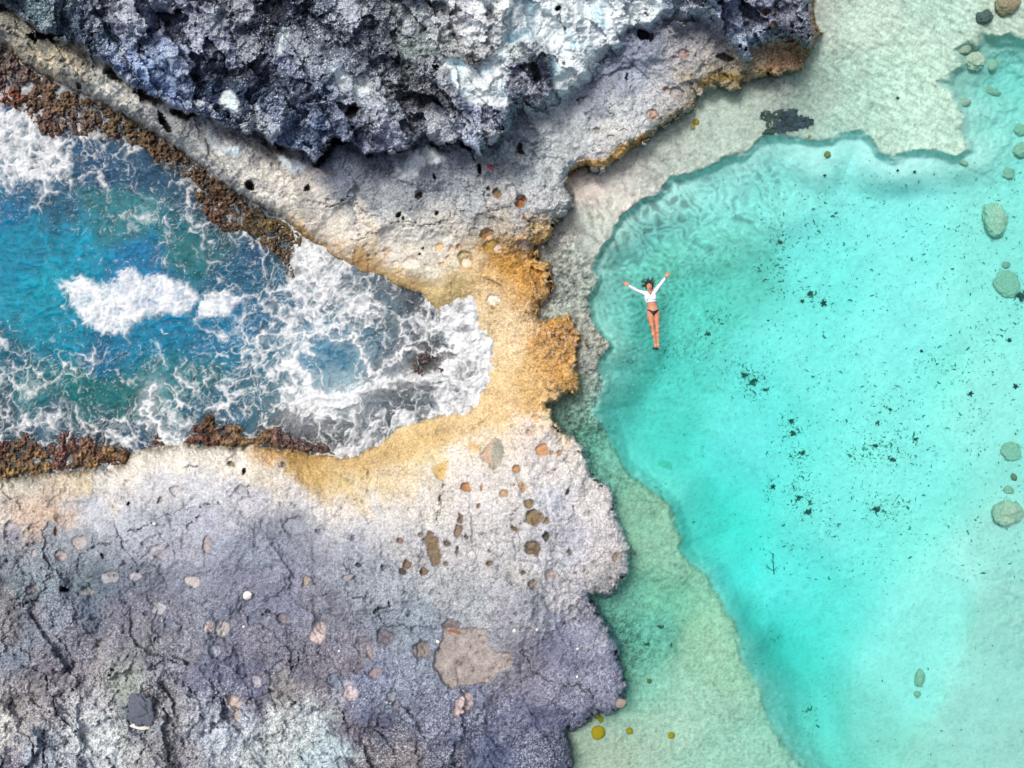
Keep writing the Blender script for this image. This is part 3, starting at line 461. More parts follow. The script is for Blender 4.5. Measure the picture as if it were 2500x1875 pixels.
def attr_stone(name, rough=.88, bump=.35, fine=55, spec=.3, var=.35):
    m, nt, out = new_mat(name); L = nt.links.new
    b = N(nt, 'ShaderNodeBsdfPrincipled'); L(b.outputs[0], out.inputs[0])
    a = N(nt, 'ShaderNodeAttribute', attribute_name='Col')
    tc = N(nt, 'ShaderNodeTexCoord')
    n1 = N(nt, 'ShaderNodeTexNoise'); n1.inputs['Scale'].default_value = fine; n1.inputs['Detail'].default_value = 7; n1.inputs['Roughness'].default_value = .82
    L(tc.outputs['Object'], n1.inputs['Vector'])
    mr = N(nt, 'ShaderNodeMapRange'); mr.inputs[1].default_value = .30; mr.inputs[2].default_value = .70
    mr.inputs[3].default_value = 1 - var; mr.inputs[4].default_value = 1 + var
    L(n1.outputs['Fac'], mr.inputs[0])
    mx = N(nt, 'ShaderNodeVectorMath', operation='SCALE'); L(a.outputs['Color'], mx.inputs[0]); L(mr.outputs[0], mx.inputs['Scale'])
    L(mx.outputs[0], b.inputs['Base Color'])
    b.inputs['Roughness'].default_value = rough; b.inputs['Specular IOR Level'].default_value = spec
    bp = N(nt, 'ShaderNodeBump'); bp.inputs['Strength'].default_value = bump; bp.inputs['Distance'].default_value = .02
    L(n1.outputs['Fac'], bp.inputs['Height']); L(bp.outputs[0], b.inputs['Normal'])
    return m
M_ROCK = attr_stone('weathered_limestone', fine=20, var=.42, bump=.8)
M_FLOOR = attr_stone('lagoon_sand_and_rock', bump=.45, fine=24, var=.10, spec=.1)

# ------------------------------------------------------------------ stone
def axis(lo, a, b, hi, fine, coarse):
    l = np.arange(lo, a, coarse); r = np.arange(b + coarse, hi + coarse, coarse)
    return np.concatenate([l, np.arange(a, b + .1, fine), r]).astype(F)
ru = axis(-870, -24, 2004, 2100, 2.0, 12); rv = axis(-730, -24, 1899, 2600, 2.0, 12)
RU, RV = np.meshgrid(ru, rv)
dLc = samp(S_LAGOON, RU, RV); dIc = samp(S_INLET, RU, RV); dBc = samp(S_BENCH, RU, RV)
need = (dLc < 22) & ((dIc < 26) | (dBc > -22))
Z = np.full(RU.shape, -1, F); COL = np.zeros(RU.shape + (3,), F)
DC = np.full(RU.shape, -1, F); DI = np.full(RU.shape, -1, F)
zz, cc_, dC_, dI_, dL_ = rock_fields(RU[need], RV[need])
Z[need] = zz; COL[need] = cc_; DC[need] = dC_; DI[need] = dI_
P = world_xyz(RU, RV, Z)
kf = need[1:, 1:] & need[:-1, 1:] & need[1:, :-1] & need[:-1, :-1]
isc = (DC[1:, 1:] > 0) | (DC[:-1, :-1] > 0)
isb = (DI[1:, 1:] < -2) & (DI[:-1, :-1] < -2)
low = (RV[1:, 1:] > 980 + (RU[1:, 1:] - 1300) * 0.25)
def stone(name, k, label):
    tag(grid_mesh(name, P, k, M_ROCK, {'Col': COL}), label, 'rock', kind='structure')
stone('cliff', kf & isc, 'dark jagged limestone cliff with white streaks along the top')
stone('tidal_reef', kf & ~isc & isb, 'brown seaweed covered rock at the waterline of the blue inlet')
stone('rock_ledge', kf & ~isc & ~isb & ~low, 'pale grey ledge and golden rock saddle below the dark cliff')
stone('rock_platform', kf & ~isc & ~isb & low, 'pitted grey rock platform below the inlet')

# ------------------------------------------------------------------ lagoon floor and sea floor
D_DEEP = rbf([(u, v, d) for u, v, d in [(1500,700,1.25),(1600,560,1.15),(1750,480,1.1),(1900,420,1.15),(1480,950,1.75),(1560,1100,2.1),(1650,1200,2.2),(1700,1300,2.4),(1760,1400,2.4),(1850,1550,2.5),(1880,1650,2.2),(1950,1780,1.9),(2000,1870,1.5),(1700,800,1.6),(1600,900,1.9),(1850,1000,1.8),(2000,700,1.55),(2000,900,1.5),(2200,600,1.35),(2200,900,1.35),(2400,700,1.15),(2450,1000,1.05),(2200,1200,1.35),(2050,1300,1.55),(1950,1400,2.0),(2300,1500,1.15),(2200,1700,1.15),(2450,1400,.75),(2480,1700,.28),(2400,1850,.30),(2300,1870,.5),(2480,1560,.5),(2150,1800,1.1),(2300,400,1.2),(2450,300,1.1),(2450,150,1.2),(2400,480,1.15),(3000,1000,.8),(3000,300,1.0),(3000,1800,.4)]], 80)
D_SHELF = rbf([(u, v, d) for u, v, d in [(1900,0,.15),(2100,50,.32),(2300,50,.35),(2450,40,.3),(2100,200,.45),(2250,300,.4),(2000,280,.45),(1850,270,.3),(1750,330,.3),(1650,360,.25),(1550,420,.18),(1480,460,.12),(1420,560,.16),(1400,700,.2),(1420,850,.2),(1420,1000,.5),(1450,1100,.95),(1500,1150,.9),(1560,1250,.7),(1600,1350,.65),(1560,1450,1.0),(1600,1550,1.1),(1550,1650,.9),(1700,1600,.6),(1750,1700,.6),(1600,1800,.5),(1450,1830,.4),(1800,1850,.6),(1850,1800,.7),(2300,-300,.3)]], 50)
A_FLOOR = rbf([(u, v, a) for u, v, a in [
 # shallow slab, top right
 (1990,20,(.52,.52,.43)),(2100,30,(.60,.62,.50)),(2300,30,(.56,.62,.50)),(2450,60,(.52,.56,.44)),(2050,150,(.54,.56,.45)),(2200,150,(.62,.66,.52)),(2250,280,(.64,.68,.54)),(2100,280,(.56,.60,.48)),(2000,200,(.42,.42,.34)),(1900,210,(.36,.36,.30)),(1820,260,(.50,.52,.42)),(1700,300,(.50,.52,.43)),(1600,370,(.52,.52,.44)),(1500,430,(.55,.53,.46)),(1420,470,(.56,.50,.42)),
 (1430,540,(.50,.52,.44)),(1450,590,(.50,.55,.46)),(1380,580,(.24,.24,.20)),(1400,660,(.20,.22,.18)),(1380,700,(.14,.16,.14)),(1420,720,(.24,.27,.22)),(1350,760,(.30,.31,.25)),(1400,800,(.20,.20,.16)),(1440,830,(.26,.25,.20)),(1440,880,(.18,.19,.16)),(1420,930,(.34,.34,.28)),(1400,990,(.20,.25,.19)),(1380,1030,(.16,.22,.17)),
 (1440,1070,(.26,.38,.28)),(1500,1120,(.40,.54,.40)),(1480,1180,(.30,.38,.28)),(1560,1210,(.38,.46,.31)),(1600,1260,(.42,.50,.34)),(1620,1340,(.42,.52,.36)),(1560,1350,(.42,.50,.34)),(1530,1440,(.36,.46,.34)),(1620,1450,(.42,.54,.36)),(1600,1530,(.36,.48,.36)),(1520,1560,(.26,.36,.27)),(1530,1640,(.32,.44,.32)),(1720,1520,(.46,.54,.36)),(1760,1620,(.48,.55,.38)),(1600,1700,(.48,.54,.40)),(1700,1750,(.52,.57,.43)),(1450,1800,(.42,.46,.34)),(1500,1860,(.50,.50,.38)),(1780,1830,(.48,.55,.42))]], 40)
A_SAND = rbf([(u, v, a) for u, v, a in [
 (1900,400,(.66,.80,.74)),(1750,470,(.62,.76,.70)),(1600,550,(.55,.72,.66)),(1520,620,(.50,.68,.61)),(1480,700,(.42,.62,.55)),(1600,680,(.40,.62,.50)),(1700,600,(.46,.66,.56)),(1800,650,(.46,.66,.56)),(1700,750,(.42,.66,.56)),(1500,850,(.32,.60,.52)),(1600,900,(.44,.70,.60)),(1500,980,(.36,.62,.54)),(1600,1050,(.50,.72,.62)),(1560,1150,(.48,.76,.66)),(1680,1250,(.50,.80,.70)),(1720,1330,(.46,.78,.68)),(1780,1420,(.55,.88,.80)),(1800,1500,(.40,.74,.66)),(1850,1600,(.36,.62,.54)),(1880,1700,(.42,.62,.54)),(1950,1820,(.48,.62,.54)),
 (1900,900,(.72,.86,.80)),(1800,1100,(.74,.88,.82)),(2000,600,(.72,.86,.80)),(2200,500,(.76,.86,.80)),(2200,800,(.78,.86,.80)),(2400,900,(.70,.80,.72)),(2450,600,(.66,.78,.70)),(2200,1100,(.76,.85,.78)),(2000,1300,(.76,.87,.80)),(1900,1450,(.74,.88,.82)),(2100,1550,(.68,.80,.74)),(2300,1400,(.72,.82,.74)),(2450,1300,(.60,.70,.62)),(2470,1500,(.58,.62,.54)),(2400,1750,(.62,.65,.57)),(2480,1850,(.62,.62,.54)),(2250,1650,(.66,.78,.70)),(2200,1850,(.54,.64,.54)),(2050,1750,(.52,.68,.60)),(2050,1860,(.50,.64,.55)),
 (2450,200,(.52,.66,.58)),(2400,300,(.58,.70,.62)),(2350,150,(.42,.54,.46)),(2450,400,(.66,.78,.70)),(2150,420,(.76,.86,.80)),(800,900,(.45,.62,.62))]], 40)
S_POOLRIM = rbf([(u, v, w) for u, v, w in [(1500,550,5),(1460,800,4),(1450,1000,20),(1530,1150,16),(1650,1300,12),(1760,1470,26),(1850,1680,40),(1900,1800,30),(2100,330,9),(2300,380,8),(2330,200,10),(2450,90,10)]], 60)

fu_ = axis(-1500, 1276, 2530, 4000, 2.8, 24); fv_ = axis(-1600, -30, 1905, 3500, 2.8, 24)
FU, FV = np.meshgrid(fu_, fv_)
def floor_fields(u, v):
    wu = fbm(u, v, 50, 4, .6, 201); wv = fbm(u, v, 50, 4, .6, 209)
    dL = samp(S_LAGOON, u + wu * 9, v + wv * 9); dD = samp(S_DEEP, u + wu * 14, v + wv * 14)
    w = samp(S_POOLRIM, u, v); t = sstep(-.6, 1.5, dD / (w * 1.5))
    sh = samp(D_SHELF, u + wu * 18, v + wv * 18); dp = np.maximum(samp(D_DEEP, u, v), sh + .2)
    st1 = mix(.30, .80, sstep(900, 1250, v)); deep = sh + np.minimum(st1, dp - sh) * t + np.maximum(dp - sh - st1, 0) * sstep(-5, 130, samp(S_DEEP, u, v) + fbm(u, v, 160, 2, .4, 291) * 50)
    f3 = fbm(u, v, 26, 4, .65, 220); r4 = ridged(u, v, 12, 3, .7, 230); r2 = ridged(u, v, 70, 3, .5, 240)
    rocky = 1 - t
    z = -deep + rocky * ((f3 * .07 + (r4 - .5) * .07) * (.35 + 1.3 * sstep(.45, .22, samp(A_FLOOR, u, v)[..., 0])) + (r2 - .5) * .06 + facets(u, v, 15, 551)[0] * (.02 + .07 * sstep(.45, .22, samp(A_FLOOR, u, v)[..., 0]))) + t * (f3 * .02 + (r2 - .5) * .03)
    # ledge lips of the shelf
    z = z + .07 * np.exp(-((dD + 6) / 7) ** 2) * sstep(-.1, .3, fbm(u, v, 60, 2, .5, 250))
    # rubble, right edge
    rub = np.exp(-(((u - 2440) / 90) ** 2 + ((v - 260) / 190) ** 2)) + .7 * np.exp(-(((u - 2480) / 60) ** 2 + ((v - 1480) / 140) ** 2))
    a1, a2, aid = worley(u + wu * 22, v + wv * 22, 38, 21)
    z = z + rub * t * ((aid - .4) * .10 * sstep(0, .35, a2 - a1) + f3 * .12)
    z = np.minimum(z, -.035)
    z = z - .05 * sstep(8, -12, dL)
    white = RNG.rand(*u.shape).astype(F)
    nb = fbm(u, v, 90, 4, .6, 260); nm = fbm(u, v, 16, 4, .75, 270)
    ta = sstep(-3, 6, dD + nm * 5); al = mix(samp(A_FLOOR, u + wu * 24, v + wv * 24) * np.array([1.04, .99, 1.05], F), np.clip(samp(A_SAND, u + wu * 24, v + wv * 24) * np.array([1.04, .95, .97], F) + F(.03), 0, .84), ta)
    dp_ = samp(A_FLOOR, u, v)[..., 0]
    al = mix(al, al * F(1.55) + F(.02), sstep(.42, .22, dp_) * (1 - ta) * sstep(1060, 960, v))
    dark_ap = sstep(.42, .22, dp_) * (1 - ta)
    rocky = 1 - ta
    al = al * np.clip(1 + rocky * (nm * .34 + (r4 - .55) * .34 + nb * .16 + (white - .5) * .34) + dark_ap * (nm * 1.1 + (white - .5) * .7) + t * (nb * .07 + nm * .07 + (white - .5) * .06), .2, 1.6)[..., None]
    # streaks raked across the upper slab
    st = fbm((u * .86 + v * .5) / 5, -u * .5 + v * .86, 8, 3, .7, 280)
    up = sstep(420, 300, v) * rocky * sstep(1850, 2000, u)
    al = al * np.clip(1 + up * st * .55, .55, 1.5)[..., None]
    # silt and weed stain on the sand
    stn = sstep(.16, .5, fbm(u, v, 45, 4, .7, 290) + .25 * (np.exp(-((u - 1750) / 200) ** 2 - ((v - 620) / 120) ** 2) - .2))
    al = mix(al, al * np.array([.62, .76, .66], F), stn * t * .55 * sstep(1500, 1100, v) * sstep(2100, 1800, u))
    # crust cracks of the shelf
    c1, c2, _ = worley(u + wu * 30, v + wv * 30, 70, 22)
    ck = np.exp(-(c2 - c1) * 70 / 2.2) * sstep(.0, .35, fbm(u, v, 100, 2, .5, 295)) * rocky
    z = z - ck * .04; al = al * (1 - .35 * ck)[..., None]
    # grass-green algal dots
    sp = sstep(.965, .99, white) * rocky
    al = mix(al, np.broadcast_to(np.array([.10, .14, .09], F), al.shape), sp * .6)
    al = al * np.array([1.0, .95, 1.0], F)
    return z, np.clip(al, .01, .9), dL
needf = (samp(S_LAGOON, FU, FV) > -22) | (FU > 2060)
needf &= ~((FU < 1290))
ZF = np.full(FU.shape, -1, F); CF = np.zeros(FU.shape + (3,), F)
zf, cf, _ = floor_fields(FU[needf], FV[needf]); ZF[needf] = zf; CF[needf] = cf
PF = world_xyz(FU, FV, ZF)
kff = needf[1:, 1:] & needf[:-1, 1:] & needf[1:, :-1] & needf[:-1, :-1]
tag(grid_mesh('lagoon_floor', PF, kff, M_FLOOR, {'Col': CF}), 'pale sand and submerged rock shelves under the turquoise lagoon', 'seabed', kind='structure')

su_ = axis(-2400, -30, 1230, 1300, 12, 40); sv_ = axis(-900, -30, 1905, 2800, 12, 40)
SU, SV = np.meshgrid(su_, sv_)
fz = -1.9 + fbm(SU, SV, 140, 4, .5, 300) * .7
scol = np.broadcast_to(np.array([.30, .42, .42], F), fz.shape + (3,)) * (1 + fbm(SU, SV, 120, 4, .6, 305) * 1.1)[..., None]
tag(grid_mesh('sea_floor', world_xyz(SU, SV, fz), np.ones((len(sv_) - 1, len(su_) - 1), bool), M_FLOOR, {'Col': np.clip(scol, .02, .8)}), 'dim sandy bottom under the blue inlet', 'seabed', kind='structure')

def floor_z(u, v):
    return float(floor_fields(np.array([u], F), np.array([v], F))[0][0])

# ------------------------------------------------------------------ water
def water_box(name, X, Y, Zt, bottom, mat, attrs, label):
    """closed body of water: a lattice for the surface, walls and a flat bottom"""
    n, m = Zt.shape
    top = np.stack([X, Y, Zt], -1).reshape(-1, 3)
    idx = np.arange(n * m).reshape(n, m)
    f = np.stack([idx[1:, :-1], idx[1:, 1:], idx[:-1, 1:], idx[:-1, :-1]], -1).reshape(-1, 4)
    ring = np.concatenate([idx[0, :], idx[1:, -1], idx[-1, -2::-1], idx[-2:0:-1, 0]])
    rb = top[ring].copy(); rb[:, 2] = bottom
    b0 = len(top); k = len(ring); j = np.arange(k); j2 = (j + 1) % k
    sides = np.stack([ring[j], ring[j2], b0 + j2, b0 + j], -1)
    co = np.concatenate([top, rb]).astype(F)
    quads = np.concatenate([f, sides]).astype(np.int32)
    me = bpy.data.meshes.new(name)
    me.vertices.add(len(co)); me.vertices.foreach_set('co', co.ravel())
    nl = quads.size + k
    me.loops.add(nl); me.loops.foreach_set('vertex_index', np.concatenate([quads.ravel(), (b0 + j[::-1]).astype(np.int32)]).astype(np.int32))
    me.polygons.add(len(quads) + 1)
    ls = np.concatenate([np.arange(0, quads.size, 4), [quads.size]]).astype(np.int32)
    me.polygons.foreach_set('loop_start', ls)
    try: me.polygons.foreach_set('loop_total', np.concatenate([np.full(len(quads), 4), [k]]).astype(np.int32))
    except Exception: pass
    me.update(calc_edges=True)
    me.shade_smooth()
    for kk, a in attrs.items():
        if a.ndim == 3:
            at_ = me.attributes.new(kk, 'FLOAT_COLOR', 'POINT'); c4 = np.ones((len(co), 4), F); c4[:b0, :3] = a.reshape(-1, 3)
            at_.data.foreach_set('color', c4.ravel())
        else:
            at_ = me.attributes.new(kk, 'FLOAT', 'POINT'); c1 = np.ones(len(co), F); c1[:b0] = a.ravel()
            at_.data.foreach_set('value', c1)
    me.materials.append(mat)
    return tag(link(bpy.data.objects.new(name, me)), label, 'water', kind='structure')

def axis_grow(a, b, fine, n, g=1.28):
    lo = [a]; s = fine
    for _ in range(n): s *= g; lo.append(lo[-1] - s)
    hi = [b]; s = fine
    for _ in range(n): s *= g; hi.append(hi[-1] + s)
    return np.concatenate([lo[::-1], np.arange(a + fine, b, fine), hi]).astype(F)

# lagoon: small waves; ripple light and glints are painted into the surface's transparency colour
lu = axis_grow(1290, 2520, 2.6, 26); lu = np.concatenate([[1245.0], lu[lu > 1270]]).astype(F)
lv = axis_grow(-20, 1895, 2.6, 26)
LU, LV = np.meshgrid(lu, lv)
wu = fbm(LU, LV, 70, 3, .5, 310); wv = fbm(LU, LV, 70, 3, .5, 315)
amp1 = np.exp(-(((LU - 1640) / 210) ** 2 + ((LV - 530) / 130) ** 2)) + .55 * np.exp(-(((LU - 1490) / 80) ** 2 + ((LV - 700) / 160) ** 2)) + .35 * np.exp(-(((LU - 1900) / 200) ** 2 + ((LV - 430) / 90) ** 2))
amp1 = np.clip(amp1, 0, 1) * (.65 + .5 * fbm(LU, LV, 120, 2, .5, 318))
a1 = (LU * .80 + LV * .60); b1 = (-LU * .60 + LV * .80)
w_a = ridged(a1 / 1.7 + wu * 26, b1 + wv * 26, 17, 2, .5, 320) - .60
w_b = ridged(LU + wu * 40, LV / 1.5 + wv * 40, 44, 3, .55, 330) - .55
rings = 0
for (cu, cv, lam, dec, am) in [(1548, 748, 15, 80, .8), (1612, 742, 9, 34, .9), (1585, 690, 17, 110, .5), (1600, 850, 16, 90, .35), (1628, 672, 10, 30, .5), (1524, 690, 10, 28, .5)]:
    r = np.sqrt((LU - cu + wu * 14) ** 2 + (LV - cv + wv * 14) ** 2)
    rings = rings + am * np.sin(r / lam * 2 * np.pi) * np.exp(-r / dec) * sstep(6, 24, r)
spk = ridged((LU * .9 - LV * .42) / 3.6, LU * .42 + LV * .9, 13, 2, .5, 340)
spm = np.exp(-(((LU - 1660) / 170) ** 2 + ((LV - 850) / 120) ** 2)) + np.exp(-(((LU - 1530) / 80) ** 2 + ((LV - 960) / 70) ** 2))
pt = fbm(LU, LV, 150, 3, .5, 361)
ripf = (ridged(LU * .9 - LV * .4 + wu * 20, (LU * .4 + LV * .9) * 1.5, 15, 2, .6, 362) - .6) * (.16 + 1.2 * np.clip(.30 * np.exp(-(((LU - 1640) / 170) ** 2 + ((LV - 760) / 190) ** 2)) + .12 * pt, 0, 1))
glint = sstep(.80, .98, spk) * sstep(.05, .35, fbm(LU, LV, 34, 2, .6, 345)) * np.clip(spm, 0, 1)  # painted glints, a brightness pattern in the transparency
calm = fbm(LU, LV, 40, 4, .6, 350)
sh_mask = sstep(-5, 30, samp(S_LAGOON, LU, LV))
painted_caustic = 1 + (np.clip(amp1, 0, 1) * (w_a * 1.35 + w_b * .45) + rings * .42 * (.6 + .8 * calm) + .06 * calm + ripf) + glint * .8
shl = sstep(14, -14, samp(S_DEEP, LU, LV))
painted_caustic = mix(painted_caustic, 1 + (painted_caustic - 1) * .55 + w_a * .12 * sstep(1200, 900, LV), shl * sh_mask)
painted_caustic = np.clip(painted_caustic, .55, 1.9)
zl = .010 * w_a * amp1 + .004 * rings + .004 * w_b + .004 * calm
M_WATER, nt, out = new_mat('clear_lagoon_water'); L = nt.links.new
tr = N(nt, 'ShaderNodeBsdfTransparent'); fa = N(nt, 'ShaderNodeAttribute', attribute_name='painted_caustic')
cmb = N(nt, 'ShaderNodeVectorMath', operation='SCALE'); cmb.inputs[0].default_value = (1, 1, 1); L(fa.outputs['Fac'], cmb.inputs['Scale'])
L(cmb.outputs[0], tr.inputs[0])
gl = N(nt, 'ShaderNodeBsdfGlossy'); gl.inputs['Roughness'].default_value = .12
fr = N(nt, 'ShaderNodeFresnel'); fr.inputs[0].default_value = 1.33
tcw = N(nt, 'ShaderNodeTexCoord'); nw = N(nt, 'ShaderNodeTexNoise'); nw.inputs['Scale'].default_value = 7; nw.inputs['Detail'].default_value = 4
L(tcw.outputs['Object'], nw.inputs['Vector'])
bw = N(nt, 'ShaderNodeBump'); bw.inputs['Strength'].default_value = .35; bw.inputs['Distance'].default_value = .03
L(nw.outputs['Fac'], bw.inputs['Height']); L(bw.outputs[0], gl.inputs['Normal'])
mxs = N(nt, 'ShaderNodeMixShader'); L(fr.outputs[0], mxs.inputs[0]); L(tr.outputs[0], mxs.inputs[1]); L(gl.outputs[0], mxs.inputs[2])
L(mxs.outputs[0], out.inputs['Surface'])
va = N(nt, 'ShaderNodeVolumeAbsorption'); va.inputs['Color'].default_value = (.0, .885, .868, 1); va.inputs['Density'].default_value = .50
L(va.outputs[0], out.inputs['Volume'])
water_box('lagoon_water', (LU - 1250) / 100, (937.5 - LV) / 100, zl, -4.5, M_WATER, {'painted_caustic': painted_caustic.astype(F)}, 'clear turquoise lagoon water with ripples around the swimmer')

# inlet: churned blue water with lace of foam
FD = rbf([(u, v, d) for u, v, d in [(20,300,.8),(100,300,.8),(180,310,.6),(40,350,.8),(120,350,.85),(200,350,.6),(290,360,.45),(40,420,.9),(130,420,.9),(200,420,.35),(270,420,.3),(340,420,.3),(20,470,.35),(50,480,.3),(150,480,.25),(250,480,.3),(350,480,.3),(450,480,.45),(60,540,.08),(150,540,.15),(250,540,.25),(330,540,.3),(420,540,.38),(500,540,.5),(570,540,.55),(60,600,0),(150,600,.05),(260,600,.12),(350,600,.2),(430,600,.38),(500,600,.35),(600,600,.2),(640,600,.45),(60,660,0),(140,680,.1),(450,660,.3),(550,670,.3),(620,660,.48),(700,640,.55),(745,600,.85),(760,660,.85),(600,730,.35),(680,720,.5),(740,730,.82),(820,720,.78),(900,700,.62),(980,730,.42),(1060,780,.7),(60,760,.05),(100,820,.05),(400,800,.1),(480,780,.2),(560,780,.25),(640,780,.5),(700,780,.72),(780,780,.8),(860,780,.8),(940,790,.5),(1020,800,.7),(1120,780,.8),(20,850,.5),(80,840,.3),(150,840,.2),(250,840,.1),(350,850,.1),(430,840,.15),(520,840,.45),(600,850,.55),(680,840,.6),(740,830,.7),(800,860,.12),(850,850,.25),(920,840,.5),(1000,850,.45),(1060,840,.5),(1120,840,.85),(1170,850,.85),
 (40,880,.5),(120,890,.5),(200,880,.4),(300,880,.25),(380,890,.38),(460,890,.4),(540,890,.5),(620,880,.62),(700,890,.85),(760,890,.45),(820,900,.1),(880,880,.45),(940,890,.55),(1010,890,.3),(1080,870,.4),(1140,890,.9),(1170,900,.85),(40,930,.5),(120,930,.55),(200,930,.55),(300,930,.48),(400,930,.42),(500,930,.5),(600,930,.52),(700,930,.7),(760,930,.75),(830,930,.4),(880,925,.5),(950,940,.55),(1020,940,.55),(1100,940,.85),(1160,930,.85),(40,980,.45),(120,980,.3),(200,980,.28),(270,980,.18),(350,980,.5),(450,980,.58),(550,980,.6),(650,980,.58),(740,985,.9),(800,990,.95),(880,985,.5),(950,985,.42),(1030,980,.55),(1100,980,.8),(40,1030,.62),(120,1030,.65),(200,1030,.6),(280,1030,.62),(350,1030,.68),(420,1030,.72),(500,1010,.4),(580,1020,.5),(660,1030,.5),(740,1030,.5),(800,1030,.55),(860,1040,.45),(920,1040,.55),(980,1020,.7),(60,1085,.4),(250,1060,.6),(340,1075,.7),(340,1060,.3),(420,1070,.7),(480,1060,.3),(600,1060,.4),(700,1070,.35),(760,1075,.45),(830,1085,.72),(900,1070,.65),(-300,400,.4),(-300,900,.4)]], 26)
CLOUD = [[(137,697),(155,682),(178,676),(205,672),(222,684),(250,690),(275,686),(290,680),(292,662),(320,645),(335,652),(350,668),(358,678),(372,664),(395,668),(430,682),(460,690),(478,705),(486,722),(485,740),(465,762),(440,770),(418,766),(400,776),(375,774),(355,780),(330,795),(322,815),(310,828),(296,818),(275,815),(250,818),(225,805),(200,790),(192,770),(175,755),(165,735),(158,715)],
         [(495,715),(530,705),(555,708),(575,720),(620,712),(640,718),(600,735),(580,745),(572,770),(555,778),(520,775),(480,785),(468,788),(480,760)]]
CREST = [([(733,975),(776,960),(823,972),(860,958),(909,940),(982,923),(1054,917),(1106,894),(1141,877)],14),([(740,985),(785,982),(840,978),(870,968)],26),([(866,813),(875,851),(898,894),(918,911),(967,877),(990,856)],6.5),([(1123,764),(1119,800),(1121,850)],5),([(987,787),(984,815),(993,850),(1040,862),(1110,852),(1150,830)],4.5),([(1150,985),(1170,930),(1184,870),(1180,840),(1150,790),(1140,750)],16),([(620,830),(680,815),(750,820),(820,800),(870,770),(930,765)],4.5),([(700,870),(730,900),(760,940)],9),([(860,820),(820,830),(790,815)],5),([(360,1000),(370,960),(380,940)],8),([(358,1010),(400,1060),(440,1070)],7)]
iu = np.concatenate([-30 - np.cumsum(2.1 * 1.28 ** np.arange(26))[::-1], np.arange(-30, 1204, 2.1), [1255.0]]).astype(F)
iv = np.concatenate([-30 - np.cumsum(14 * 1.28 ** np.arange(14))[::-1], np.arange(-30, 120, 14), np.arange(124, 1176, 2.1), np.arange(1180, 1900, 14), 1900 + np.cumsum(14 * 1.28 ** np.arange(14))]).astype(F)
IU, IV = np.meshgrid(iu, iv)
wu = fbm(IU, IV, 110, 4, .55, 400); wv = fbm(IU, IV, 110, 4, .55, 410)
wx = fbm(IU, IV, 30, 3, .6, 420); wy = fbm(IU, IV, 30, 3, .6, 425)
qu = IU + wu * 70 + wx * 22; qv = IV + wv * 70 + wy * 22
fn = fbm(qu, qv, 24, 4, .7, 430); fn2 = fbm(IU + wx * 10, IV + wy * 10, 8, 3, .7, 440)
fu2 = fbm(IU, IV, 180, 3, .5, 445); pm1 = fbm(IU, IV, 70, 3, .6, 447); pm2 = fbm(IU + 90, IV, 34, 3, .6, 449)
D = samp(FD, IU + wu * 24 + wx * 8, IV + wv * 24 + wy * 8); D = np.clip(D + .02 * sstep(600, 760, IU) * sstep(.3, .5, D) + .04 * sstep(1060, 1120, IU), 0, .88)
q1u = IU + wu * 50 + wx * 16 + fn2 * 2.5; q1v = IV + wv * 50 + wy * 16 - fn2 * 2.5
lay = 1.0
for sc_, sd_, wdt, amp_, pm in ((78, 31, .30, 1.0, pm1), (34, 32, .40, .95, pm2), (15, 33, .42, .38, pm1 - pm2)):
    g1, g2, gi = worley(q1u * (1.0 if sc_ > 20 else 1.2), q1v, sc_, sd_)
    Dl = np.clip(D + pm * .75 - .06, 0, 1.1)
    wall = np.exp(-((g2 - g1) / (wdt * (.10 + .60 * Dl * Dl) + .01)) ** 1.5) * sstep(.20, .72, Dl + (gi - .5) * .35)
    lay = lay * (1 - np.clip(wall * amp_, 0, 1))
fill = sstep(.66, 1.0, D + fn * .55 + pm2 * .35) * .80
foam = 1 - lay * (1 - fill)
foam = foam * np.clip(.80 + fn * .6 + fn2 * .5, .2, 1.0) * sstep(.02, .10, D)
veil = sstep(.55, 1.1, D + fn * .4 + fu2 * .2) * .20
for q in CLOUD:
    d = sdf(q, IU + wx * 13 + fn2 * 7, IV + wy * 13 + fn * 8); foam = np.maximum(foam, sstep(-4, 13, d + fn2 * 9) * np.clip(.72 + .55 * fn + .45 * fn2 + .5 * pm2, .15, .92))
for pl, w in CREST:
    d = seg_dist(pl, IU + wx * 22 + fn2 * 7, IV + wy * 22 + fn2 * 7) - w * fn * .9
    foam = np.maximum(foam, sstep(1.35, .35, d / w) * np.clip(.82 + .5 * fn, .3, 1)); veil = np.maximum(veil, .6 * np.exp(-np.maximum(d, 0) / (w * 1.7)))
foam = np.clip(foam, 0, 1)
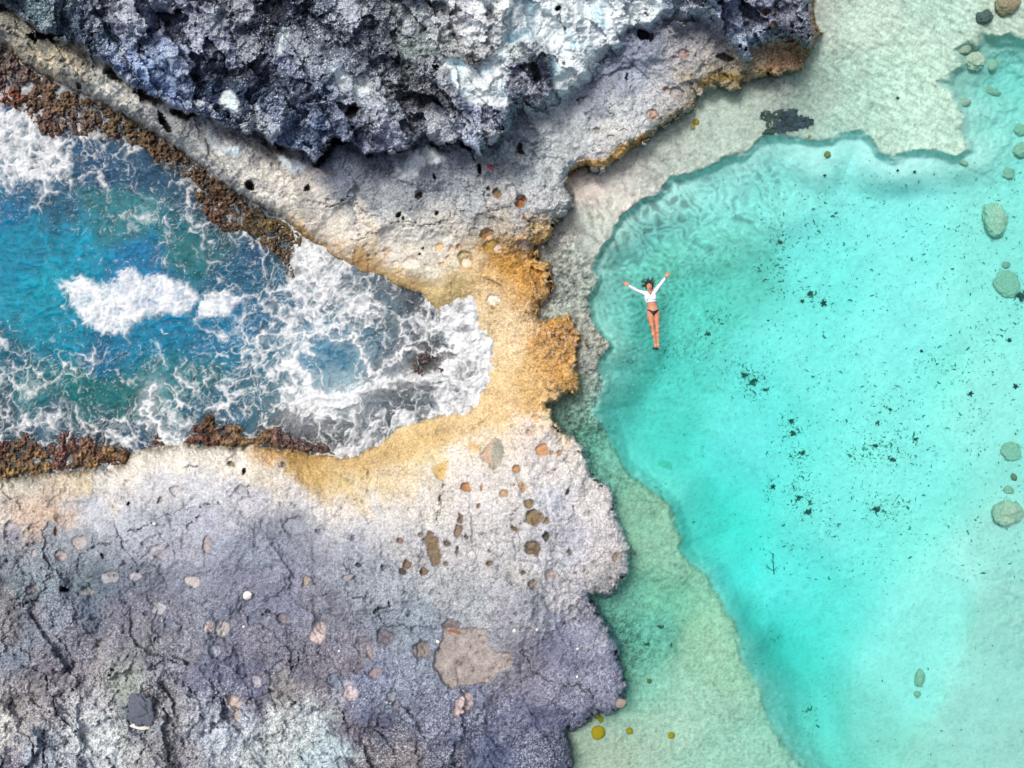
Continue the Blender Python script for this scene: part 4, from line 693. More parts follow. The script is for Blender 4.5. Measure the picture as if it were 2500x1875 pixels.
# swash sheet at the head of the inlet
sheet = sstep(0, 1, (IU - 720) / 60) * sstep(-2, 12, samp(S_INLET, IU + wx * 8, IV + wy * 8))
veil = np.maximum(veil, sheet * (.05 + .16 * sstep(-.2, .5, fn)))
WT = rbf([(u, v, lin(c)) for u, v, c in [(60,560,(0,160,190)),(200,600,(0,158,188)),(100,700,(0,170,192)),(60,640,(0,150,184)),(150,820,(8,150,178)),(100,780,(0,160,186)),(330,620,(10,132,184)),(380,700,(18,130,180)),(250,870,(20,110,152)),(360,830,(10,140,175)),(450,800,(20,140,180)),(500,830,(26,128,168)),(560,800,(24,132,172)),(620,770,(34,110,148)),(30,880,(40,110,130)),(30,520,(10,120,165)),(250,490,(60,132,138)),(330,520,(64,142,148)),(280,560,(58,140,150)),(430,560,(44,128,142)),(450,620,(50,125,130)),(150,500,(50,110,140)),(80,480,(40,100,135)),(350,440,(44,84,116)),(250,440,(36,80,120)),(450,490,(50,88,112)),(520,510,(52,72,92)),(600,620,(40,86,124)),(560,660,(38,100,130)),(550,590,(48,104,118)),(640,660,(36,96,124)),(660,720,(40,110,140)),(80,950,(46,128,132)),(200,960,(30,124,124)),(300,970,(30,118,118)),(330,990,(24,100,104)),(400,930,(46,138,146)),(500,930,(40,124,132)),(120,1020,(56,96,116)),(30,1020,(64,90,108)),(240,1050,(60,80,98)),(340,1070,(56,92,122)),(560,1000,(70,112,140)),(520,980,(52,110,132)),(620,970,(34,110,128)),(650,930,(26,104,124)),(640,880,(34,116,140)),(700,790,(66,118,144)),(760,840,(60,145,178)),(820,870,(54,140,172)),(850,850,(50,130,158)),(850,930,(120,168,180)),(900,830,(74,124,146)),(960,760,(92,112,124)),(1000,710,(66,72,84)),(1040,760,(86,98,112)),(1050,880,(50,50,60)),(1100,780,(104,112,122)),(980,880,(60,84,106)),(960,980,(58,66,78)),(900,1000,(66,84,98)),(1050,970,(84,96,108)),(820,1060,(62,74,84)),(740,1060,(56,66,78)),(680,1040,(60,68,80)),(30,260,(30,90,150)),(60,330,(40,100,130)),(150,380,(30,84,120)),(780,640,(120,128,136)),(850,690,(110,122,134)),(900,740,(90,112,126)),(-300,600,(10,130,165))]], 30)
wc = samp(WT, IU + wu * 40 + wx * 14, IV + wv * 40 + wy * 14)
chop = fbm((IU + wu * 30) , (IV + wv * 30) * 1.3, 26, 4, .7, 450)
wc = wc * np.clip(.70 + chop * .62 + fu2 * .2, .18, 1.9)[..., None] * np.array([.72, .98, 1.04], F)
dIs = samp(S_INLET, IU + wx * 6, IV + wy * 6); dBs = samp(S_BENCH, IU + wu * 6 + wx * 6, IV + wv * 6 + wy * 6)
opac = np.clip(.80 - .62 * sstep(-12, 14, dBs) - .25 * sstep(950, 1060, IU), .08, .85)
lee = sstep(30, -5, dBs)                        # less foam lying on the emergent growth
foam = foam * (.62 + .38 * lee)
zs = .05 * chop + .08 * fu2 + .05 * foam * (1 + .6 * fn) + .05 * np.exp(-(seg_dist(CREST[0][0], IU, IV) / 26) ** 2)
zs = zs - .0 * sstep(0, 20, dBs)
swf = sstep(640, 900, IU) * sstep(1130, 1060, IV) * sstep(520, 640, IV); zs = zs + swf * (.05 + .10 * wx + .05 * fn)
zs[:, 0] = 0; zs[0, :] = 0; zs[-1, :] = 0; zs[:, -1] = 0
micro = RNG.rand(*IU.shape).astype(F)
foam = np.clip(foam + sstep(.985, 1, micro) * .5 * sstep(0.02, .2, D), 0, 1)
M_SEA, nt, out = new_mat('churned_inlet_water'); L = nt.links.new
ac = N(nt, 'ShaderNodeAttribute', attribute_name='Col'); af = N(nt, 'ShaderNodeAttribute', attribute_name='foam'); ao = N(nt, 'ShaderNodeAttribute', attribute_name='turbid'); av = N(nt, 'ShaderNodeAttribute', attribute_name='veil')
tcs = N(nt, 'ShaderNodeTexCoord'); ns = N(nt, 'ShaderNodeTexNoise'); ns.inputs['Scale'].default_value = 16; ns.inputs['Detail'].default_value = 6; ns.inputs['Roughness'].default_value = .7
L(tcs.outputs['Object'], ns.inputs['Vector'])
bs = N(nt, 'ShaderNodeBump'); bs.inputs['Strength'].default_value = .5; bs.inputs['Distance'].default_value = .04; L(ns.outputs['Fac'], bs.inputs['Height'])
wat = N(nt, 'ShaderNodeBsdfPrincipled'); L(ac.outputs['Color'], wat.inputs['Base Color']); wat.inputs['Roughness'].default_value = .25; wat.inputs['Specular IOR Level'].default_value = .3; wat.inputs['IOR'].default_value = 1.33; L(bs.outputs[0], wat.inputs['Normal'])
trs = N(nt, 'ShaderNodeBsdfTransparent'); trs.inputs[0].default_value = (.86, .94, .95, 1)
m1 = N(nt, 'ShaderNodeMixShader'); L(ao.outputs['Fac'], m1.inputs[0]); L(trs.outputs[0], m1.inputs[1]); L(wat.outputs[0], m1.inputs[2])
fo = N(nt, 'ShaderNodeBsdfPrincipled'); fo.inputs['Base Color'].default_value = (.78, .81, .83, 1); fo.inputs['Roughness'].default_value = .8; L(bs.outputs[0], fo.inputs['Normal'])
# foam edges broken up by a fine bubble texture
mm = N(nt, 'ShaderNodeMath', operation='MULTIPLY_ADD'); L(ns.outputs['Fac'], mm.inputs[0]); mm.inputs[1].default_value = .9; mm.inputs[2].default_value = -.45
ad = N(nt, 'ShaderNodeMath', operation='MULTIPLY_ADD'); L(mm.outputs[0], ad.inputs[0]); L(av.outputs['Fac'], ad.inputs[1]); L(av.outputs['Fac'], ad.inputs[2])
mxm = N(nt, 'ShaderNodeMath', operation='MAXIMUM'); L(ad.outputs[0], mxm.inputs[0]); L(af.outputs['Fac'], mxm.inputs[1]); mxm.use_clamp = True
m2 = N(nt, 'ShaderNodeMixShader'); L(mxm.outputs[0], m2.inputs[0]); L(m1.outputs[0], m2.inputs[1]); L(fo.outputs[0], m2.inputs[2])
L(m2.outputs[0], out.inputs['Surface'])
vs_ = N(nt, 'ShaderNodeVolumeAbsorption'); vs_.inputs['Color'].default_value = (.0, .80, .88, 1); vs_.inputs['Density'].default_value = .8
L(vs_.outputs[0], out.inputs['Volume'])
water_box('sea_water', (IU - 1250) / 100, (937.5 - IV) / 100, zs, -3.6, M_SEA, {'Col': np.clip(wc, .004, .8).astype(F), 'foam': foam.astype(F), 'turbid': opac.astype(F), 'veil': (veil * (.3 + .7 * lee)).astype(F)}, 'foaming blue sea water surging up the narrow inlet')

# ------------------------------------------------------------------ things
def plain(name, c, rough=.6, spec=.4, noise=0.0, nscale=30, bump=0.0, sss=0.0):
    m, nt, out = new_mat(name); L = nt.links.new
    b = N(nt, 'ShaderNodeBsdfPrincipled'); L(b.outputs[0], out.inputs[0])
    c = lin(c); b.inputs['Base Color'].default_value = (*[float(x) for x in c], 1); b.inputs['Roughness'].default_value = rough
    b.inputs['Specular IOR Level'].default_value = spec
    if sss: b.inputs['Subsurface Weight'].default_value = sss; b.inputs['Subsurface Radius'].default_value = (.02, .008, .004); b.inputs['Subsurface Scale'].default_value = 1
    if noise or bump:
        tc = N(nt, 'ShaderNodeTexCoord'); n1 = N(nt, 'ShaderNodeTexNoise'); n1.inputs['Scale'].default_value = nscale; n1.inputs['Detail'].default_value = 6; n1.inputs['Roughness'].default_value = .7
        L(tc.outputs['Object'], n1.inputs['Vector'])
        r = N(nt, 'ShaderNodeValToRGB'); L(n1.outputs['Fac'], r.inputs[0])
        r.color_ramp.elements[0].position = .3; r.color_ramp.elements[1].position = .7
        r.color_ramp.elements[0].color = (*[float(x) * (1 - noise) for x in c], 1); r.color_ramp.elements[1].color = (*[min(.9, float(x) * (1 + noise)) for x in c], 1)
        L(r.outputs[0], b.inputs['Base Color'])
        if bump:
            bp = N(nt, 'ShaderNodeBump'); bp.inputs['Strength'].default_value = bump; bp.inputs['Distance'].default_value = .02; L(n1.outputs['Fac'], bp.inputs['Height']); L(bp.outputs[0], b.inputs['Normal'])
    return m

def py_mesh(name, verts, faces, mat, parent=None, smooth=True):
    me = bpy.data.meshes.new(name); me.from_pydata([tuple(v) for v in verts], [], faces); me.update()
    if smooth: me.shade_smooth()
    me.materials.append(mat)
    return link(bpy.data.objects.new(name, me), parent)

def boulder_mesh(name, c, rx, ry, rz, tilt, mat, seed, rough=.22, parent=None, sub=5, sink=.35, flat=False):
    bm = bmesh.new(); bmesh.ops.create_icosphere(bm, subdivisions=sub, radius=1)
    off = Vector((seed * 3.7, seed * 1.3, seed * 7.1))
    for v in bm.verts:
        p = v.co.copy()
        n = mnoise.fractal(p * 1.3 + off, 1.0, 2.0, 3); n2 = mnoise.fractal(p * 5 + off, .9, 2.0, 3); n3 = mnoise.fractal(p * 14 + off, .8, 2.0, 2)
        v.co = p * (1 + rough * n + rough * .35 * n2 + rough * .16 * n3)
        if flat: v.co.z = max(-1, min(v.co.z, .55 + .10 * n2))
    me = bpy.data.meshes.new(name); bm.to_mesh(me); bm.free(); me.shade_smooth(); me.materials.append(mat)
    o = link(bpy.data.objects.new(name, me), parent)
    o.scale = (rx, ry, rz); o.rotation_euler = (0, 0, tilt); o.location = (c[0], c[1], c[2] + rz * (1 - 2 * sink) )
    return o

M_BOUL = plain('submerged_limestone', (212, 196, 178), .9, .1, .45, 9, .8)
M_BOUL2 = plain('grey_brown_boulder', (150, 138, 116), .9, .1, .5, 8, .9)
M_SLAB = plain('silted_slab', (196, 190, 172), .9, .1, .5, 14, 1)
def on_floor(u, v, dz=0.0):
    z = floor_z(u, v); p = at(u, v, z); p.z += dz; return p
k = 1
for (u, v, a, b, h, tl, m, flat, label) in [
    (2424, 540, .27, .45, .26, 15, M_BOUL, 0, 'tall oval pale boulder lying alone on the sand near the right edge'),
    (2457, 694, .30, .36, .10, 35, M_SLAB, 1, 'smooth rounded slab beside the dark weed at the right edge'),
    (2456, 647, .10, .09, .06, 10, M_SLAB, 0, 'small knobbly stone just above the smooth slab'),
    (2466, 1102, .26, .24, .09, 0, M_SLAB, 1, 'flat round stone alone in the sand at the right edge'),
    (2474, 1165, .07, .09, .08, 20, M_BOUL2, 0, 'small dark hollow stone between the flat round stone and the lumpy boulder'),
    (2462, 1196, .13, .10, .06, -20, M_SLAB, 0, 'small angular stone just above the lumpy boulder'),
    (2457, 1252, .36, .31, .22, 20, M_SLAB, 0, 'large lumpy boulder low on the right edge'),
    (2456, 14, .30, .25, .20, 30, M_BOUL2, 0, 'brown grey boulder on the shallow slab at the top right'),
    (2350, 119, .20, .13, .10, -10, M_SLAB, 0, 'oval stone in the notch of the shelf at the top right'),
    (2375, 153, .25, .22, .20, 0, M_BOUL, 0, 'knobbly boulder below the notch of the shelf at the top right'),
    (2421, 160, .14, .16, .08, 0, M_SLAB, 0, 'low silted stone right of the knobbly boulder'),
    (2415, 222, .30, .09, .08, -22, M_SLAB, 0, 'long narrow stone in the rubble at the top right'),
    (2352, 250, .16, .10, .08, 10, M_SLAB, 0, 'wedge shaped stone against the tip of the shelf'),
    (2490, 368, .22, .20, .12, 0, M_SLAB, 0, 'rounded stone cut by the right edge below the rubble'),
    (2461, 422, .14, .15, .05, 0, M_SLAB, 0, 'half buried stone with a curved rim near the right edge'),
    (2490, 318, .18, .17, .10, 0, M_SLAB, 0, 'grey stone cut by the right edge beside the shelf tip'),
    (2352, 398, .12, .06, .05, -20, M_SLAB, 0, 'thin stone lying just below the shelf tip'),
    (2244, 1655, .13, .22, .10, -10, M_SLAB, 0, 'wrinkled coral lump alone on the sand at the lower right'),
    (2239, 1694, .09, .09, .05, 0, M_SLAB, 0, 'small round coral ring just below the wrinkled lump'),
    (1622, 1140, .19, .17, .02, 0, plain('sanded_slab', (150, 196, 178), .9, .1, .1, 7, .5), 1, 'faint sanded stone above the lower shelf')]:
    p = on_floor(u, v)
    o = boulder_mesh('boulder', p, a, b, h, math.radians(tl), m, k, .24 if not flat else .20, sub=5 if a > .15 else 4, flat=bool(flat), sink=.32); k += 1
    tag(o, label, 'rock', 'stones on the lagoon bed')
# sunken basin rim stone ring
o = boulder_mesh('boulder', on_floor(2400, 44), .20, .17, .16, 0, plain('dark_wet_stone', (84, 104, 100), .8, .2, .6, 12, 1), 77, .3, sink=.4); tag(o, 'dark hollowed stone on the shallow slab left of the brown boulder', 'rock')

# yellow coral
M_YEL = plain('yellow_coral', (186, 152, 22), .7, .2, .4, 26, .9)
M_YEL2 = plain('olive_yellow_coral', (150, 132, 30), .7, .2, .4, 26, .9)
for (u, v, r, m, label) in [(1460,1787,.17,M_YEL,'largest yellow coral head at the foot of the grey platform'),(1537,1784,.085,M_YEL,'middle one of the three yellow coral heads in a row'),(1639,1795,.085,M_YEL,'rightmost of the three yellow coral heads in a row'),
    (1457,1747,.085,M_YEL2,'small yellow coral touching the corner of the platform'),(1467,1756,.07,M_YEL2,'small yellow coral just above the largest coral head'),(1441,1760,.035,M_YEL2,'tiny yellow coral at the edge of the platform'),
    (1699,298,.075,M_YEL,'upper one of two small yellow corals below the gold tide line'),(1692,311,.055,M_YEL,'lower one of two small yellow corals below the gold tide line'),
    (2019,378,.085,plain('ochre_coral',(150,140,80),.8,.2,.6,20,.9),'ochre coral on the sand below the upper shelf edge'),(1976,333,.035,M_YEL,'tiny orange coral on the lip of the upper shelf'),(1585,1663,.06,plain('dull_coral',(120,130,90),.8,.2,.5,20,.9),'dull brown coral in the shade of the platform')]:
    p = on_floor(u, v); o = boulder_mesh('coral', p, r, r * 1.03, r * .6, k, m, k, .12, sub=4, sink=.25); k += 1
    tag(o, label, 'coral', 'corals on the shallow shelves')

# leaf strips: each a short bent ribbon lying on the bed
def strips(pos, length, width, ang, z, curl, lift, seed=0):
    """vectorised ribbons of 4 cross sections; returns verts, faces"""
    n = len(ang); t = np.linspace(-.5, .5, 4)
    V = np.zeros((n, 4, 2, 3)); 
    for i, tt in enumerate(t):
        a = ang + curl * tt * 2
        cx = pos[:, 0] + length * tt * np.cos(ang + curl * tt); cy = pos[:, 1] + length * tt * np.sin(ang + curl * tt)
        w = width * (1 - (2 * abs(tt)) ** 2 * .8) * .5
        cz = z + lift * (1 - 4 * tt * tt) + .006
        for s, sg in enumerate((-1, 1)):
            V[:, i, s, 0] = cx - np.sin(a) * w * sg; V[:, i, s, 1] = cy + np.cos(a) * w * sg; V[:, i, s, 2] = cz + sg * width * .25
    base = np.arange(n)[:, None] * 8; Fc = []
    for i in range(3):
        q = np.array([i * 2, i * 2 + 1, i * 2 + 3, i * 2 + 2]); Fc.append(base + q)
    return V.reshape(-1, 3), np.concatenate(Fc).astype(int)
M_WEED = plain('dark_green_weed', (52, 104, 88), .8, .2, .5, 6)
M_WEED2 = plain('blackened_seagrass', (70, 94, 88), .8, .2, .5, 6)
M_LITTER = plain('waterlogged_leaf_litter', (92, 136, 122), .8, .2, .6, 3)
def wpts(us, vs):
    z = floor_fields(us.astype(F), vs.astype(F))[0]; kk = (CAMH - z) / CAMH
    return np.stack([(us - 1250) / 100 * kk, (937.5 - vs) / 100 * kk], -1), z
R = np.random.RandomState(5)
clusters = [(1831,938,46,34,70),(1800,900,60,24,30),(1938,1051,26,32,44),(1955,1119,24,20,36),(1950,1180,26,30,40),(1961,1232,34,26,60),(2030,1290,14,20,16),(2176,1102,60,26,70),(2140,1085,40,16,30),(2190,1060,30,26,26),(2153,1245,36,30,60),(2200,1230,16,24,20),(2100,1120,34,16,36),(2010,735,12,10,2),(1978,723,26,16,34),(1895,690,30,30,30),(1905,620,20,30,26),(2010,560,40,30,22),(1900,560,30,30,24),(2330,900,50,30,30),(2280,870,30,20,20),(2160,950,50,30,30),(1880,1195,14,26,16),(1720,820,30,18,22),(1760,770,26,14,20),(1700,860,26,18,14),(1650,860,22,10,10),(1590,850,30,9,10),(1540,880,16,10,6),(1620,855,14,8,8),(1500,960,20,14,6),(1490,1050,14,10,8),(1620,1200,16,8,8),(1590,1185,14,10,8),(2500,720,22,24,40),(1800,1620,50,40,22),(1890,1560,14,14,8),(1970,1740,24,34,22),(2430,840,20,60,18),(2400,1010,30,40,18),(1620,1560,36,24,30),(1610,1500,16,14,8)]
us = [R.uniform(1500, 2500, 1700), R.uniform(1850, 2500, 2100)]; vs = [R.uniform(300, 1860, 1700), R.uniform(420, 1420, 2100)]; ss = [R.lognormal(-3.55, .42, 1700), R.lognormal(-3.35, .45, 2100)]
for (cu, cv, a, b, n) in clusters:
    n2 = int(n * 2.0); us.append(cu + R.randn(n2) * a * .8); vs.append(cv + R.randn(n2) * b * .8); ss.append(R.lognormal(-3.3, .45, n2))
us = np.concatenate(us); vs = np.concatenate(vs); ss = np.clip(np.concatenate(ss), .008, .13)
ok = samp(S_DEEP, us.astype(F), vs.astype(F)) > 4; us, vs, ss = us[ok], vs[ok], ss[ok]
pp, zz_ = wpts(us, vs)
Vt, Fc = strips(pp, ss * R.uniform(.8, 1.7, len(ss)), ss * R.uniform(.16, .55, len(ss)), R.uniform(0, 2 * np.pi, len(ss)), zz_, R.uniform(-1.6, 1.6, len(ss)), ss * .12)
o = py_mesh('leaf_litter', Vt, Fc.tolist(), M_LITTER); tag(o, 'scattered dark leaf scraps and seagrass bits over the sandy lagoon bed', 'leaf litter', kind='stuff')

def weed_clump(u, v, a, b, n, smin, smax, mat, label, name='weed_clump', direction=None, h=.03):
    th = R.uniform(0, 2 * np.pi, n); rd = R.rand(n) ** .6 * (.72 + .28 * np.sin(th * 3 + u) + .18 * np.sin(th * 5 + v)); uu = u + rd * np.cos(th) * a * .62; vv = v + rd * np.sin(th) * b * .62
    pp, z = wpts(uu, vv); c = pp.mean(0); z0 = float(z.mean())
    s = R.uniform(smin, smax, n); ang = R.uniform(0, 2 * np.pi, n) if direction is None else direction + R.randn(n) * .5
    Vt, Fc = strips(pp - c, s, s * R.uniform(.18, .42, n), ang, z - z0 + R.rand(n) * h, R.uniform(-1.4, 1.4, n), s * .2)
    o = py_mesh(name, Vt, Fc.tolist(), mat); o.location = (c[0], c[1], z0); tag(o, label, 'seaweed', 'dark weed clumps on the lagoon bed'); return o
for (u, v, a, b, n, mat, label) in [
    (1838,932,22,16,60,M_WEED,'densest dark green weed clump in the middle of the lagoon'),
    (1818,915,16,10,28,M_WEED,'weed clump on the upper left of the densest one in mid lagoon'),
    (1870,952,12,12,18,M_WEED,'small weed tuft on the right of the densest mid lagoon clump'),
    (1932,1028,14,12,26,M_WEED,'weed clump at the top of the long trail in the lower lagoon'),
    (1937,1058,16,10,30,M_WEED,'second weed clump down the long trail in the lower lagoon'),
    (1958,1105,14,10,30,M_WEED,'coiled weed clump halfway down the long trail'),
    (1950,1215,14,12,24,M_WEED2,'grey green weed clump above the end of the long trail'),
    (1972,1250,18,13,38,M_WEED2,'dark weed clump at the bottom end of the long trail'),
    (2135,1087,20,6,18,M_WEED2,'branching weed strand at the left of the wide litter field'),
    (2173,1000,9,9,12,M_WEED2,'small dark weed tuft at the top of the wide litter field'),
    (2142,1032,10,10,12,M_WEED2,'weed tuft above the branching strand'),
    (2178,1122,18,7,20,M_WEED2,'ragged weed clump under the branching strand'),
    (2140,1243,18,14,34,M_WEED2,'spidery weed clump low in the wide litter field'),
    (2233,1072,10,8,14,M_WEED2,'weed curl right of the branching strand'),
    (1978,718,12,14,26,M_WEED2,'weed clump in the sand straight right of the swimmer'),
    (1958,735,10,6,12,M_WEED2,'weed strip left of the star shaped leaf'),
    (1904,592,14,12,20,M_WEED2,'weed patch on the silty bed up and right of the swimmer'),
    (2492,722,24,22,90,M_WEED2,'large black green weed clump beside the smooth slab at the right edge'),
    (1612,1530,14,10,22,M_WEED2,'dark weed clump on the shelf beside the grey platform'),
    (1580,1572,20,6,18,M_WEED2,'weed strip in the shade at the foot of the platform'),
    (1639,1575,4,12,10,M_WEED,'narrow upright weed on the shelf beside the platform'),
    (1601,851,14,5,14,M_WEED2,'thin weed scraps just below the swimmer feet'),
    (1728,815,14,12,20,M_WEED2,'weed clump lower right of the swimmer legs')]:
    weed_clump(u, v, a * 1.05, b * 1.05, int(n * 1.8), .03, .085, mat, label)
weed_clump(1930, 297, 74, 56, 420, .06, .18, plain('slate_seagrass', (58, 70, 82), .7, .3, .5, 5), 'big dark slate coloured seagrass mat on the shallow upper shelf', 'seagrass_mat', direction=-.75, h=.07)
weed_clump(1882, 288, 56, 44, 200, .04, .12, plain('olive_seagrass', (62, 84, 80), .7, .3, .5, 5), 'ragged left half of the seagrass mat, greener and thinner', 'seagrass_mat', h=.05)
weed_clump(1878, 322, 26, 14, 150, .05, .12, plain('deep_seagrass', (56, 80, 76), .7, .3, .5, 5), 'lower fringe of the seagrass mat hanging over the shelf edge', 'seagrass_mat', h=.05)

# star shaped dead leaves on the sand
def leaf(u, v, r, ang, label, mat, pts=5):
    p = on_floor(u, v, .015); vs_, n = [], pts * 4
    for i in range(n):
        t = i / n * 2 * math.pi; rr = r * (.42 + .58 * abs(math.cos(t * pts / 2)) ** 1.6) * (.8 + .4 * random.random())
        vs_.append((rr * math.cos(t + ang), rr * math.sin(t + ang), .012 * math.sin(3 * t) + .01))
    bot = [(x, y, z - .006) for x, y, z in vs_]
    o = py_mesh('dead_leaf', [(0, 0, .022)] + vs_ + bot, [(0, 1 + i, 1 + (i + 1) % n) for i in range(n)] + [(1 + i, 1 + n + i, 1 + n + (i + 1) % n, 1 + (i + 1) % n) for i in range(n)] + [tuple(range(n + 1, 2 * n + 1))][::-1], mat, smooth=False)
    o.location = p; return tag(o, label, 'leaf', 'dead leaves on the lagoon bed')
M_DL = plain('dead_leaf', (30, 62, 60), .7, .3, .4, 40)
leaf(2010, 740, .11, .5, 'dark star shaped leaf with a long stalk right of the swimmer', M_DL)
leaf(1887, 1188, .09, .2, 'dark pointed leaf left of the bottom of the weed trail', M_DL)
leaf(2249, 857, .05, 1, 'small dark round leaf on the open sand in mid lagoon', M_DL, 6)
leaf(2464, 831, .07, 1, 'round grey leaf near the right edge below the weed', M_DL, 6)
leaf(2191, 400 + 17, .045, 0, 'left one of two small leaves below the upper shelf', M_DL, 4)
leaf(2232, 420, .05, .7, 'right one of two small leaves below the upper shelf', M_DL, 4)
leaf(2191, 240, .06, 0, 'round dark leaf on the shallow upper slab', M_DL, 7)
leaf(2013, 429, .045, 0, 'grey leaf on the sand right below the ochre coral', M_DL, 6)
leaf(2369, 961, .08, 0, 'ragged leaf on the sand left of the right edge', M_DL)
leaf(2479, 943, .08, 1, 'dark ragged leaf close to the right edge above the flat round stone', M_DL)

def tube(pts, r0, r1, seg=6):
    vs_, fs = [], []; n = len(pts)
    for i, p in enumerate(pts):
        p = Vector(p); d = (Vector(pts[min(i + 1, n - 1)]) - Vector(pts[max(i - 1, 0)])).normalized()
        s = d.cross(Vector((0, 0, 1))); s = s.normalized() if s.length > .05 else Vector((1, 0, 0)); q = s.cross(d)
        r = r0 + (r1 - r0) * i / (n - 1)
        for j in range(seg):
            a = 2 * math.pi * j / seg; vs_.append(p + s * math.cos(a) * r + q * math.sin(a) * r)
    for i in range(n - 1):
        for j in range(seg): fs.append((i * seg + j, i * seg + (j + 1) % seg, (i + 1) * seg + (j + 1) % seg, (i + 1) * seg + j))
    fs.append(tuple(range(seg))[::-1]); fs.append(tuple(range((n - 1) * seg, n * seg)))
    return vs_, fs
def add_tubes(name, lst, mat, parent=None):
    V_, F_ = [], []
    for pts, r0, r1 in lst:
        a, b = tube(pts, r0, r1); n = len(V_); V_ += a; F_ += [tuple(i + n for i in f) for f in b]
    return py_mesh(name, V_, F_, mat, parent)
# sunken twig
M_TWIG = plain('sunken_twig', (40, 96, 84), .8, .2, .3, 20)
zt = floor_z(1888, 1385) + .03
def T(*l): return [at(u, v, zt + h) for u, v, h in l]
root = link(bpy.data.objects.new('twig', None)); root.location = at(1889, 1398, zt)
def rel(pts): return [p - root.location for p in pts]
ob = add_tubes('stem', [(rel(T((1890,1402,0),(1889,1392,.01),(1888,1378,.02),(1887,1364,.02),(1886,1354,.01),(1877,1344,0))), .014, .005)], M_TWIG, root)
for l in [((1889,1394,0),(1880,1388,.04),(1872,1380,.06),(1871,1376,.06)),((1889,1394,0),(1896,1386,.03),(1899,1383,.03)),((1880,1388,.04),(1876,1388,.05),(1871,1382,.05)),((1888,1376,.02),(1884,1370,.05),(1882,1364,.06)),((1887,1362,.02),(1890,1357,.04),(1889,1352,.04))]:
    add_tubes('side_branch', [(rel(T(*l)), .008, .004)], M_TWIG, root)
tag(root, 'bare branching twig sunk on the bed in the lower lagoon', 'twig')
# long stalk of the star leaf
# ------------------------------------------------------------------ small things lying on the rock
def rock_z(u, v):
    return float(rock_fields(np.array([u], F), np.array([v], F))[0][0])
def on_rock(u, v, dz=0.0):
    z = max(float(samp_rock(u, v)), -.02); p = at(u, v, z); p.z += dz; return p
def samp_rock(u, v):
    j = int(np.argmin(np.abs(ru - u))); i = int(np.argmin(np.abs(rv - v))); return Z[i, j]
M_WHT = plain('bleached_stone', (236, 228, 220), .8, .2, .12, 30, .4)
for (u, v, r, label) in [(605,1453,.11,'white bleached stone lying alone on the dark platform'),(1255,1539,.045,'white pebble on the right side of the large sandy hollow'),(1311,1537,.035,'white pebble a little right of the sandy hollow'),(1410,1584,.035,'white pebble near the middle of the lilac slab'),(1409,1652,.035,'white pebble low on the lilac slab'),(1069,1566,.045,'white shell on the left rim of the large sandy hollow'),(595,1530,.03,'tiny white stone right of the two cream hollows'),(828,1589,.03,'white stone chip left of the centre of the platform'),(1325,663-60,.045,'white shell chip on the gold crust beside the lagoon'),(377,1279,.04,'white chip in the crack across the pale rock')]:
    o = boulder_mesh('pebble', on_rock(u, v), r, r * .85, r * .6, k, M_WHT, k, .22, sub=3 if r < .06 else 4, sink=.25); k += 1; tag(o, label, 'pebble', 'white pebbles on the rock')
o = boulder_mesh('loose_block', on_rock(345, 1735), .25, .34, .12, .5, plain('slate_blue_block', (104, 110, 124), .9, .2, .8, 26, 1), 91, .42, sink=.35, sub=5); tag(o, 'dark slate blue loose block at the foot of the pale broken rock', 'rock')
o = boulder_mesh('loose_block', on_rock(345, 1772), .22, .07, .07, -.15, M_WHT, 92, .2, sink=.3, sub=4); tag(o, 'thin white broken stone just below the slate blue block', 'rock')
o = boulder_mesh('loose_block', on_rock(1515, 1716), .13, .10, .08, .3, plain('pinkish_block', (160, 146, 136), .85, .3, .4, 12, .9), 93, .24, sink=.3, sub=4); tag(o, 'small pinkish stone on the right corner of the platform', 'rock')
# dead brown leaf in the sandy hollow
def flat_leaf(name, pts, mat, c, label, cat, thick=.006):
    n = len(pts); vs_ = [(x, y, .012 + .02 * math.sin(x * 20)) for x, y in pts]; bot = [(x, y, z - thick) for x, y, z in vs_]
    fs = [tuple(range(n)), tuple(range(2 * n - 1, n - 1, -1))] + [(i, i + n, (i + 1) % n + n, (i + 1) % n) for i in range(n)]
    o = py_mesh(name, vs_ + bot, fs, mat, smooth=False); o.location = c; return tag(o, label, cat)
flat_leaf('dead_leaf', [(-.20,.02),(-.12,.035),(-.04,.035),(.02,.02),(.06,.03),(.13,-.01),(.15,-.045),(.08,-.035),(.0,-.03),(-.08,-.01)], plain('russet_leaf', (150, 84, 44), .6, .3, .3, 30), on_rock(1110, 1540, .05), 'russet dead leaf lying at the top of the large sandy hollow', 'leaf')
flat_leaf('plastic_scrap', [(-.14,.06),(-.08,.04),(-.04,.05),(.0,.0),(.06,-.02),(.11,-.05),(.05,-.055),(-.02,-.05),(-.07,-.02),(-.09,.0)], plain('red_plastic', (196, 40, 32), .4, .5, .2, 30), on_rock(1197, 409, .06), 'torn red plastic scrap on the grey ledge under the cliff', 'litter')
